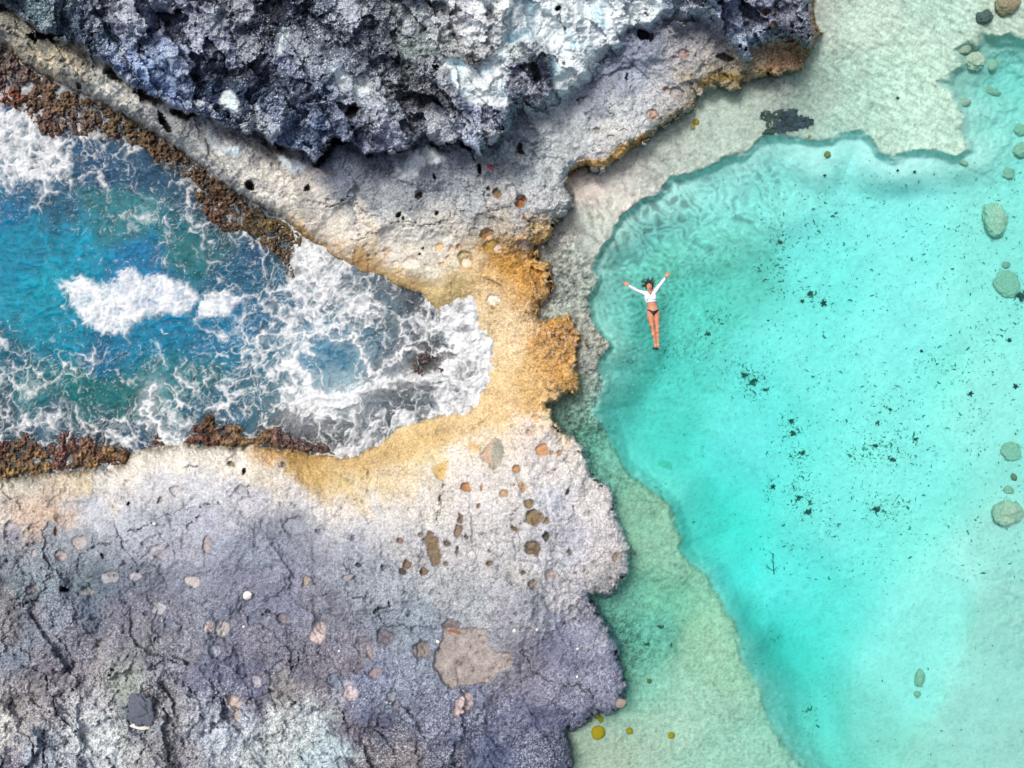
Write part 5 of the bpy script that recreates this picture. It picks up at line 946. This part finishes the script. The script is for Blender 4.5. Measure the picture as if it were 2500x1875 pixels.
# washed up bottle
root = link(bpy.data.objects.new('plastic_bottle', None)); root.location = on_rock(1157, 379, .07); root.rotation_euler = (0, .25, math.radians(-62))
a, b = tube([(-.10,0,0),(-.095,0,0),(-.03,0,0),(.03,0,0),(.06,0,0)], .032, .030, 10); py_mesh('bottle_body', a, b, plain('clear_blue_plastic', (150, 200, 225), .2, .5), root)
a, b = tube([(.058,0,0),(.08,0,0),(.10,0,0)], .028, .013, 10); py_mesh('shoulder', a, b, plain('pale_plastic', (225, 238, 245), .2, .5), root)
a, b = tube([(.10,0,0),(.125,0,0)], .016, .016, 10); py_mesh('cap', a, b, plain('white_plastic_cap', (240, 240, 242), .3, .5), root)
a, b = tube([(-.03,0,0),(.02,0,0)], .0335, .0325, 10); py_mesh('bottle_band', a, b, plain('blue_band', (60, 130, 200), .4, .4), root)
tag(root, 'small pale blue plastic bottle lying in the dark gap below the cliff', 'bottle')

# ------------------------------------------------------------------ the swimmer
def loft(stations, seg=20, cap=3):
    """stations: (point, half width, half depth); cross sections upright to the path, depth along z"""
    S = list(stations)
    def dirv(i):
        a = Vector(S[max(i - 1, 0)][0]); b = Vector(S[min(i + 1, len(S) - 1)][0]); return (b - a).normalized()
    ex = []
    d0 = dirv(0); p, w, h = S[0]; r = min(w, h)
    for j in range(cap, 0, -1):
        t = j / (cap + .0); c = math.sqrt(max(0, 1 - t * t * .97)); ex.append((Vector(p) - d0 * r * t, w * c, h * c))
    mid = [(Vector(p), w, h) for p, w, h in S]
    d1 = dirv(len(S) - 1); p, w, h = S[-1]; r = min(w, h); en = []
    for j in range(1, cap + 1):
        t = j / (cap + .0); c = math.sqrt(max(0, 1 - t * t * .97)); en.append((Vector(p) + d1 * r * t, w * c, h * c))
    A = ex + mid + en; vs_, fs = [], []
    for i, (p, w, h) in enumerate(A):
        d = (A[min(i + 1, len(A) - 1)][0] - A[max(i - 1, 0)][0]).normalized()
        s = Vector((0, 0, 1)).cross(d); s = s.normalized() if s.length > .1 else Vector((1, 0, 0)); up = d.cross(s)
        for j in range(seg):
            a = 2 * math.pi * j / seg; vs_.append(p + s * math.cos(a) * w + up * math.sin(a) * h)
    for i in range(len(A) - 1):
        for j in range(seg): fs.append((i * seg + j, i * seg + (j + 1) % seg, (i + 1) * seg + (j + 1) % seg, (i + 1) * seg + j))
    fs.append(tuple(range(seg))[::-1]); fs.append(tuple(range((len(A) - 1) * seg, len(A) * seg)))
    return vs_, fs
ORG = at(1592, 745, 0)
def B(u, v, z): return Vector(((u - 1250) / 100, (937.5 - v) / 100, z)) - Vector((ORG.x, ORG.y, 0))
def ellipsoid(c, r, rot=0, n=16):
    bm = bmesh.new(); bmesh.ops.create_uvsphere(bm, u_segments=n, v_segments=n, radius=1)
    cr, sr = math.cos(rot), math.sin(rot); vs_ = []
    for v in bm.verts:
        x, y, z = v.co.x * r[0], v.co.y * r[1], v.co.z * r[2]; vs_.append(Vector((x * cr - y * sr, x * sr + y * cr, z)) + c)
    bm.verts.index_update(); fs = [tuple(v.index for v in f.verts) for f in bm.faces]; bm.free(); return vs_, fs
parts = []
parts.append(loft([(B(1586,709,-.035),.048,.05),(B(1586.3,714,-.03),.055,.055),(B(1587,718,-.03),.12,.075),(B(1588,724,-.03),.142,.098),(B(1589,731,-.028),.134,.104),(B(1590.5,738,-.03),.120,.096),(B(1592,747,-.032),.113,.086),(B(1593.6,755,-.036),.135,.09),(B(1595,763,-.042),.160,.098),(B(1595,769,-.05),.155,.09)], 26))
for s in (-1, 1): parts.append(ellipsoid(B(1588.8 + s * 6, 728, .035), (.058, .06, .045)))
LEGL = [(B(1587.5,768,-.055),.083,.085),(B(1589,778,-.06),.079,.084),(B(1591.5,790,-.065),.062,.066),(B(1593.2,799,-.066),.052,.056),(B(1594.6,808,-.075),.052,.056),(B(1596.2,816,-.082),.050,.054),(B(1598.5,828,-.09),.036,.040),(B(1600,836,-.093),.030,.034)]
LEGR = [(B(1602.5,768,-.055),.083,.085),(B(1603.5,778,-.06),.079,.084),(B(1604.6,790,-.065),.062,.066),(B(1605.0,799,-.066),.052,.056),(B(1605.8,808,-.075),.052,.056),(B(1606.2,816,-.082),.050,.054),(B(1606.9,828,-.09),.036,.040),(B(1607.3,836.5,-.093),.030,.034)]
parts += [loft(LEGL), loft(LEGR)]
for (a, b_, c_) in (((1600.2,837),(1600.8,842),(1601.4,846)), ((1607.4,837.5),(1608,842.5),(1608.8,847))):
    parts.append(loft([(B(*a, -.10), .032, .040), (B(*b_, -.085), .036, .032), (B(*c_, -.075), .034, .017)], 14))
    for q in range(5):
        o_ = (q - 2) * .0135; c0 = B(*c_, -.073); parts.append(loft([(c0 + Vector((o_, 0, 0)), .0075, .009), (c0 + Vector((o_, -.022 + abs(q - 1) * .003, .004)), .0065, .008)], 8, 2))
ARML = [(B(1579,717.5,-.02),.060,.062),(B(1573,716,-.02),.052,.056),(B(1564,713,-.016),.042,.046),(B(1554.5,709.3,-.012),.036,.038),(B(1544,703.6,-.006),.033,.035),(B(1534,697.4,0),.024,.024)]
ARMR = [(B(1594,715.5,-.02),.060,.062),(B(1598.5,711.5,-.02),.052,.056),(B(1605,703.5,-.016),.042,.046),(B(1612.5,693.8,-.012),.036,.038),(B(1619,685.5,-.006),.033,.035),(B(1625.3,677.3,0),.024,.024)]
parts += [loft(ARML), loft(ARMR)]
def hand(w, d, side):
    """w wrist point, d unit direction of the hand, side: +1 thumb on the left of d"""
    s = Vector((-d.y, d.x, 0)) * side; z = Vector((0, 0, 1))
    parts.append(loft([(w, .025, .022), (w + d * .03 + z * .004, .034, .017), (w + d * .065 + z * .006, .042, .015), (w + d * .092 + z * .004, .040, .013)], 14))
    for q, (off, ln, sp) in enumerate(((.032, .066, .24), (.011, .075, .07), (-.011, .070, -.10), (-.032, .054, -.30))):
        b0 = w + d * (.088 - abs(off) * .25) + s * off; dd = (d + s * sp).normalized()
        parts.append(loft([(b0, .0098, .0095), (b0 + dd * ln * .45 + z * .006, .0092, .009), (b0 + dd * ln * .75 + z * .014, .0086, .0085), (b0 + dd * ln + z * .024, .0074, .0075)], 9, 2))
    b0 = w + d * .022 + s * .028; dd = (d * .72 + s * .70).normalized()
    parts.append(loft([(b0, .015, .014), (b0 + dd * .032 + z * .006, .0125, .012), (b0 + (dd * .032) + (dd * .8 + d * .3).normalized() * .030 + z * .010, .0095, .0095)], 10, 2))
hand(B(1534,697.4,0), (B(1521.5,689.5,0) - B(1534,697.4,0)).normalized(), -1)
hand(B(1625.3,677.3,0), (B(1635,665,0) - B(1625.3,677.3,0)).normalized(), 1)
# head: skull, jaw, nose, brows, cheeks, lips, ears
HC = B(1584.6, 698.5, -.015); HR = .09
up = Vector((-.10, .995, 0)).normalized(); rt = Vector((up.y, -up.x, 0))
def Hp(x, y, z): return HC + rt * x + up * y + Vector((0, 0, z))
parts.append(ellipsoid(Hp(0, .012, -.01), (.075, .098, .088)))
parts.append(ellipsoid(Hp(0, -.055, .018), (.052, .058, .056)))
parts.append(ellipsoid(Hp(0, -.092, .038), (.024, .022, .024)))
parts.append(loft([(Hp(0, .0, .078), .0085, .010), (Hp(0, -.022, .088), .010, .012), (Hp(0, -.036, .094), .014, .013)], 10, 2))
for s in (-1, 1):
    parts.append(ellipsoid(Hp(s * .036, -.028, .052), (.024, .026, .020)))
    parts.append(loft([(Hp(s * .014, .022, .074), .007, .008), (Hp(s * .034, .027, .068), .008, .008), (Hp(s * .052, .018, .054), .006, .006)], 8, 2))
    parts.append(ellipsoid(Hp(s * .077, -.012, -.012), (.010, .030, .020)))
for s in (-1, 1): parts.append(ellipsoid(Hp(s * .033, .004, .064), (.014, .009, .010)))
parts.append(ellipsoid(Hp(0, -.062, .072), (.025, .010, .012)))
V_, F_ = [], []
for a, b in parts:
    n = len(V_); V_ += a; F_ += [tuple(i + n for i in f) for f in b]
def remeshed(name, V_, F_, vox, smooth_it, mat):
    me = bpy.data.meshes.new(name); me.from_pydata([tuple(v) for v in V_], [], F_); me.update()
    tmp = link(bpy.data.objects.new(name + '_source', me))
    r = tmp.modifiers.new('r', 'REMESH'); r.mode = 'VOXEL'; r.voxel_size = vox; r.adaptivity = 0
    s = tmp.modifiers.new('s', 'SMOOTH'); s.factor = .5; s.iterations = smooth_it
    dg = bpy.context.evaluated_depsgraph_get(); out_ = bpy.data.meshes.new_from_object(tmp.evaluated_get(dg))
    bpy.data.objects.remove(tmp); bpy.data.meshes.remove(me)
    out_.materials.clear(); out_.materials.append(mat); out_.shade_smooth(); out_.name = name
    return out_
M_SKIN = plain('tanned_skin', (204, 140, 110), .42, .4, .10, 14, .1, .08)
body_me = remeshed('body', V_, F_, .0046, 3, M_SKIN)
person = link(bpy.data.objects.new('person', None)); person.location = (ORG.x, ORG.y, 0.012); person.rotation_euler = (0, 0, 0)
tag(person, 'woman floating on her back with arms spread, in white crop top and black bikini', 'person')
link(bpy.data.objects.new('body', body_me), person)

nv = len(body_me.vertices); bco = np.zeros(nv * 3, F); body_me.vertices.foreach_get('co', bco); bco = bco.reshape(-1, 3)
bno = np.zeros(nv * 3, F); body_me.vertices.foreach_get('normal', bno); bno = bno.reshape(-1, 3)
bu = (bco[:, 0] + ORG.x) * 100 + 1250; bv = 937.5 - (bco[:, 1] + ORG.y) * 100
def cloth(name, vals, off, mat):
    """a garment: the body's faces where vals > 0, its border cut cleanly, pushed out by off"""
    bm = bmesh.new(); bm.from_mesh(body_me); bm.verts.ensure_lookup_table()
    # cut edges crossing the border
    lay = bm.verts.layers.float.new('f')
    for v, x in zip(bm.verts, vals): v[lay] = float(x)
    kill = [f for f in bm.faces if all(v[lay] <= 0 for v in f.verts)]
    bmesh.ops.delete(bm, geom=kill, context='FACES')
    for v in bm.verts:
        if v[lay] < 0:                     # slide border vertices to the border line
            nb = [e.other_vert(v) for e in v.link_edges if e.other_vert(v)[lay] > 0]
            if nb:
                w = max(nb, key=lambda q: q[lay]); t = v[lay] / (v[lay] - w[lay]); v.co = v.co.lerp(w.co, t * .98)
    bm.normal_update()
    for v in bm.verts: v.co += v.normal * off
    me = bpy.data.meshes.new(name); bm.to_mesh(me); bm.free(); me.materials.clear(); me.materials.append(mat); me.shade_smooth()
    return link(bpy.data.objects.new(name, me), person)
def dist_line(p0, p1, u, v):
    x0, y0 = p0; x1, y1 = p1; L_ = math.hypot(x1 - x0, y1 - y0); return ((u - x0) * (y1 - y0) - (v - y0) * (x1 - x0)) / L_
# top: arms to the wrists, torso down to the hem, V neck
hem = dist_line((1574, 740.5), (1606, 736.5), bu, bv)      # >0 above
wl = dist_line((1535.5, 690), (1530.5, 703), bu, bv); wr = dist_line((1618.5, 676), (1631, 686), bu, bv)
neckd = np.minimum(-(bv - (714.5 + 1.15 * np.abs(bu - 1586.8) * -1.0 + 9.5)), 0)
vneck = (bv - 712.0) - np.maximum(0, 10.5 - 1.55 * np.abs(bu - 1587.0)) * (bco[:, 2] > -.03)
vals = np.minimum.reduce([hem if hem[np.argmin(abs(bu - 1588) + abs(bv - 725))] > 0 else -hem,
                          wl if wl[np.argmin(abs(bu - 1560) + abs(bv - 711))] > 0 else -wl,
                          wr if wr[np.argmin(abs(bu - 1605) + abs(bv - 703))] > 0 else -wr])
nearhead = np.hypot((bu - 1585) / 9.0, (bv - 699) / 14.0) - 1
vals = np.minimum(vals, np.minimum(vneck + 100 * (np.abs(bu - 1587) > 9), nearhead * 12))
top = cloth('crop_top', vals, .006, plain('white_rash_fabric', (240, 244, 252), .6, .3, .03, 60, .15))
M_NAVY = plain('navy_piping', (60, 84, 170), .6, .3); M_BLK = plain('black_fabric', (14, 14, 18), .5, .4, .3, 40)
def surf_z(u, v, default=.05):
    i = np.where((np.abs(bu - u) < 1.2) & (np.abs(bv - v) < 1.2))[0]
    return float(bco[i, 2].max()) if len(i) else default
def piping(pts, r, name='piping', mat=M_NAVY, dz=.006):
    out_ = []
    for (u0, v0), (u1, v1) in zip(pts[:-1], pts[1:]):
        for t in np.linspace(0, 1, 6, endpoint=False): u = u0 + (u1 - u0) * t; v = v0 + (v1 - v0) * t; out_.append(B(u, v, surf_z(u, v) + dz))
    u, v = pts[-1]; out_.append(B(u, v, surf_z(u, v) + dz))
    a, b = tube(out_, r, r, 6); return py_mesh(name, a, b, mat, top)
piping([(1578.6,739.6),(1584,738.2),(1592,737.2),(1600,737.2),(1602,737.4)], .006)
piping([(1578.4,735),(1582,729),(1586,721.5),(1588.6,714.5),(1590,710)], .005)
piping([(1583,711.5),(1585.5,716),(1587,719)], .004)
piping([(1590,732.8),(1596,731.2),(1601.5,730.8)], .004)
piping([(1536,700.6),(1546,707),(1556,713),(1567,717.6),(1573,723)], .0035); piping([(1627,679.5),(1621,687.5),(1614,697.5),(1606,707.5)], .0035)
def bracelet(c, d, r, mat, name, parent=person, w=.009):
    vs_, fs = [], []; s = Vector((-d.y, d.x, 0)); z = Vector((0, 0, 1)); n, m = 20, 6
    for i in range(n):
        a = 2 * math.pi * i / n; rad = s * math.cos(a) + z * math.sin(a)
        for j in range(m): b = 2 * math.pi * j / m; vs_.append(c + rad * (r + .005 * math.cos(b)) + d * w * math.sin(b))
    for i in range(n):
        for j in range(m): fs.append((i * m + j, i * m + (j + 1) % m, ((i + 1) % n) * m + (j + 1) % m, ((i + 1) % n) * m + j))
    return py_mesh(name, vs_, fs, mat, parent)
bracelet(B(1534,697.4,0), (B(1521.5,689.5,0) - B(1534,697.4,0)).normalized(), .028, M_BLK, 'cuff')
bracelet(B(1625.3,677.3,0), (B(1635,665,0) - B(1625.3,677.3,0)).normalized(), .028, M_NAVY, 'cuff')
# bikini bottom: side strings and triangle
cx = 1595.2 + (bv - 757) * .0
topl = 755.3 + .0 + 4.2 * np.exp(-((bu - 1594.6) / 9.0) ** 2)
tri_half = np.clip(12.5 * (1 - (bv - 758) / 12.5), 1.6, 14)
front = np.minimum.reduce([bv - topl, tri_half - np.abs(bu - 1595.2), 772.5 - bv])
sidey = 755.3 + 4.2 * np.exp(-((bu - 1594.6) / 9.0) ** 2)
string = 1.15 - np.abs(bv - sidey - 1.0)
back = np.minimum.reduce([bv - 757.5, 770 - bv, 12.5 - np.abs(bu - 1595.2) - (bv - 757) * .4])
vals = np.where(bco[:, 2] > -.045, np.maximum(front, string), np.maximum(back, string))
vals = np.where((bv < 752) | (bv > 775), -1, vals)
bik = cloth('bikini_bottom', vals, .004, M_BLK)
M_WTR = plain('pale_tan_line', (232, 190, 160), .5, .4)
# brows, lashes and lips
M_HAIR = plain('wet_black_hair', (26, 22, 24), .35, .5, .4, 50); M_LIP = plain('lips', (176, 70, 72), .4, .4)
def head_parts(name, lst, mat):
    for pts, r0, r1 in lst:
        a, b = tube(pts, r0, r1, 6); py_mesh(name, a, b, mat, person)
for s in (-1, 1):
    head_parts('eyebrow', [([Hp(s * .013, .026, .080), Hp(s * .030, .032, .078), Hp(s * .048, .026, .067)], .0042, .0026)], M_HAIR)
    head_parts('eyelashes', [([Hp(s * .018, .001, .0735), Hp(s * .032, -.003, .0745), Hp(s * .046, .001, .066)], .0030, .0020)], M_HAIR)
a, b = ellipsoid(Hp(0, -.060, .0815), (.024, .0052, .006)); py_mesh('upper_lip', a, b, M_LIP, person)
a, b = ellipsoid(Hp(0, -.068, .080), (.020, .0058, .006)); py_mesh('lower_lip', a, b, M_LIP, person)
# hair: a cap round the crown and strands drifting in the water
hp = []
hp.append(ellipsoid(Hp(0, .030, -.028), (.088, .100, .082)))
hp.append(ellipsoid(Hp(0, .070, .012), (.068, .048, .060)))
for s in (-1, 1):
    hp.append(loft([(Hp(s * .066, .055, .020), .020, .035), (Hp(s * .080, .010, .0), .016, .040), (Hp(s * .078, -.045, -.02), .014, .034), (Hp(s * .070, -.09, -.03), .010, .022)], 10, 2))
rr_ = random.Random(3)
for i in range(120):
    a0 = rr_.uniform(-.35, 1.15) * math.pi; base = Hp(math.cos(a0) * .072, .028 + math.sin(a0) * .082, rr_.uniform(-.03, .01))
    ln = rr_.uniform(.05, .15) * (1.0 if math.sin(a0) > -.2 else .6) * (1.25 if math.cos(a0) < 0 else 1); dr = (rt * math.cos(a0) + up * math.sin(a0)); c1 = rr_.uniform(-1.1, 1.1); pts = [base]; d = dr
    for q in range(5):
        d = (d + Vector((-d.y, d.x, 0)) * c1 * .25 + Vector((rr_.uniform(-.1, .1), rr_.uniform(-.1, .1), 0))).normalized(); pts.append(pts[-1] + d * ln / 5 + Vector((0, 0, (0.004 - pts[-1].z) * .25)))
    hp.append(tube(pts, .0065, .0018, 5))
V_, F_ = [], []
for a, b in hp: n = len(V_); V_ += [Vector(v) for v in a]; F_ += [tuple(i + n for i in f) for f in b]
py_mesh('hair', V_, F_, M_HAIR, person)
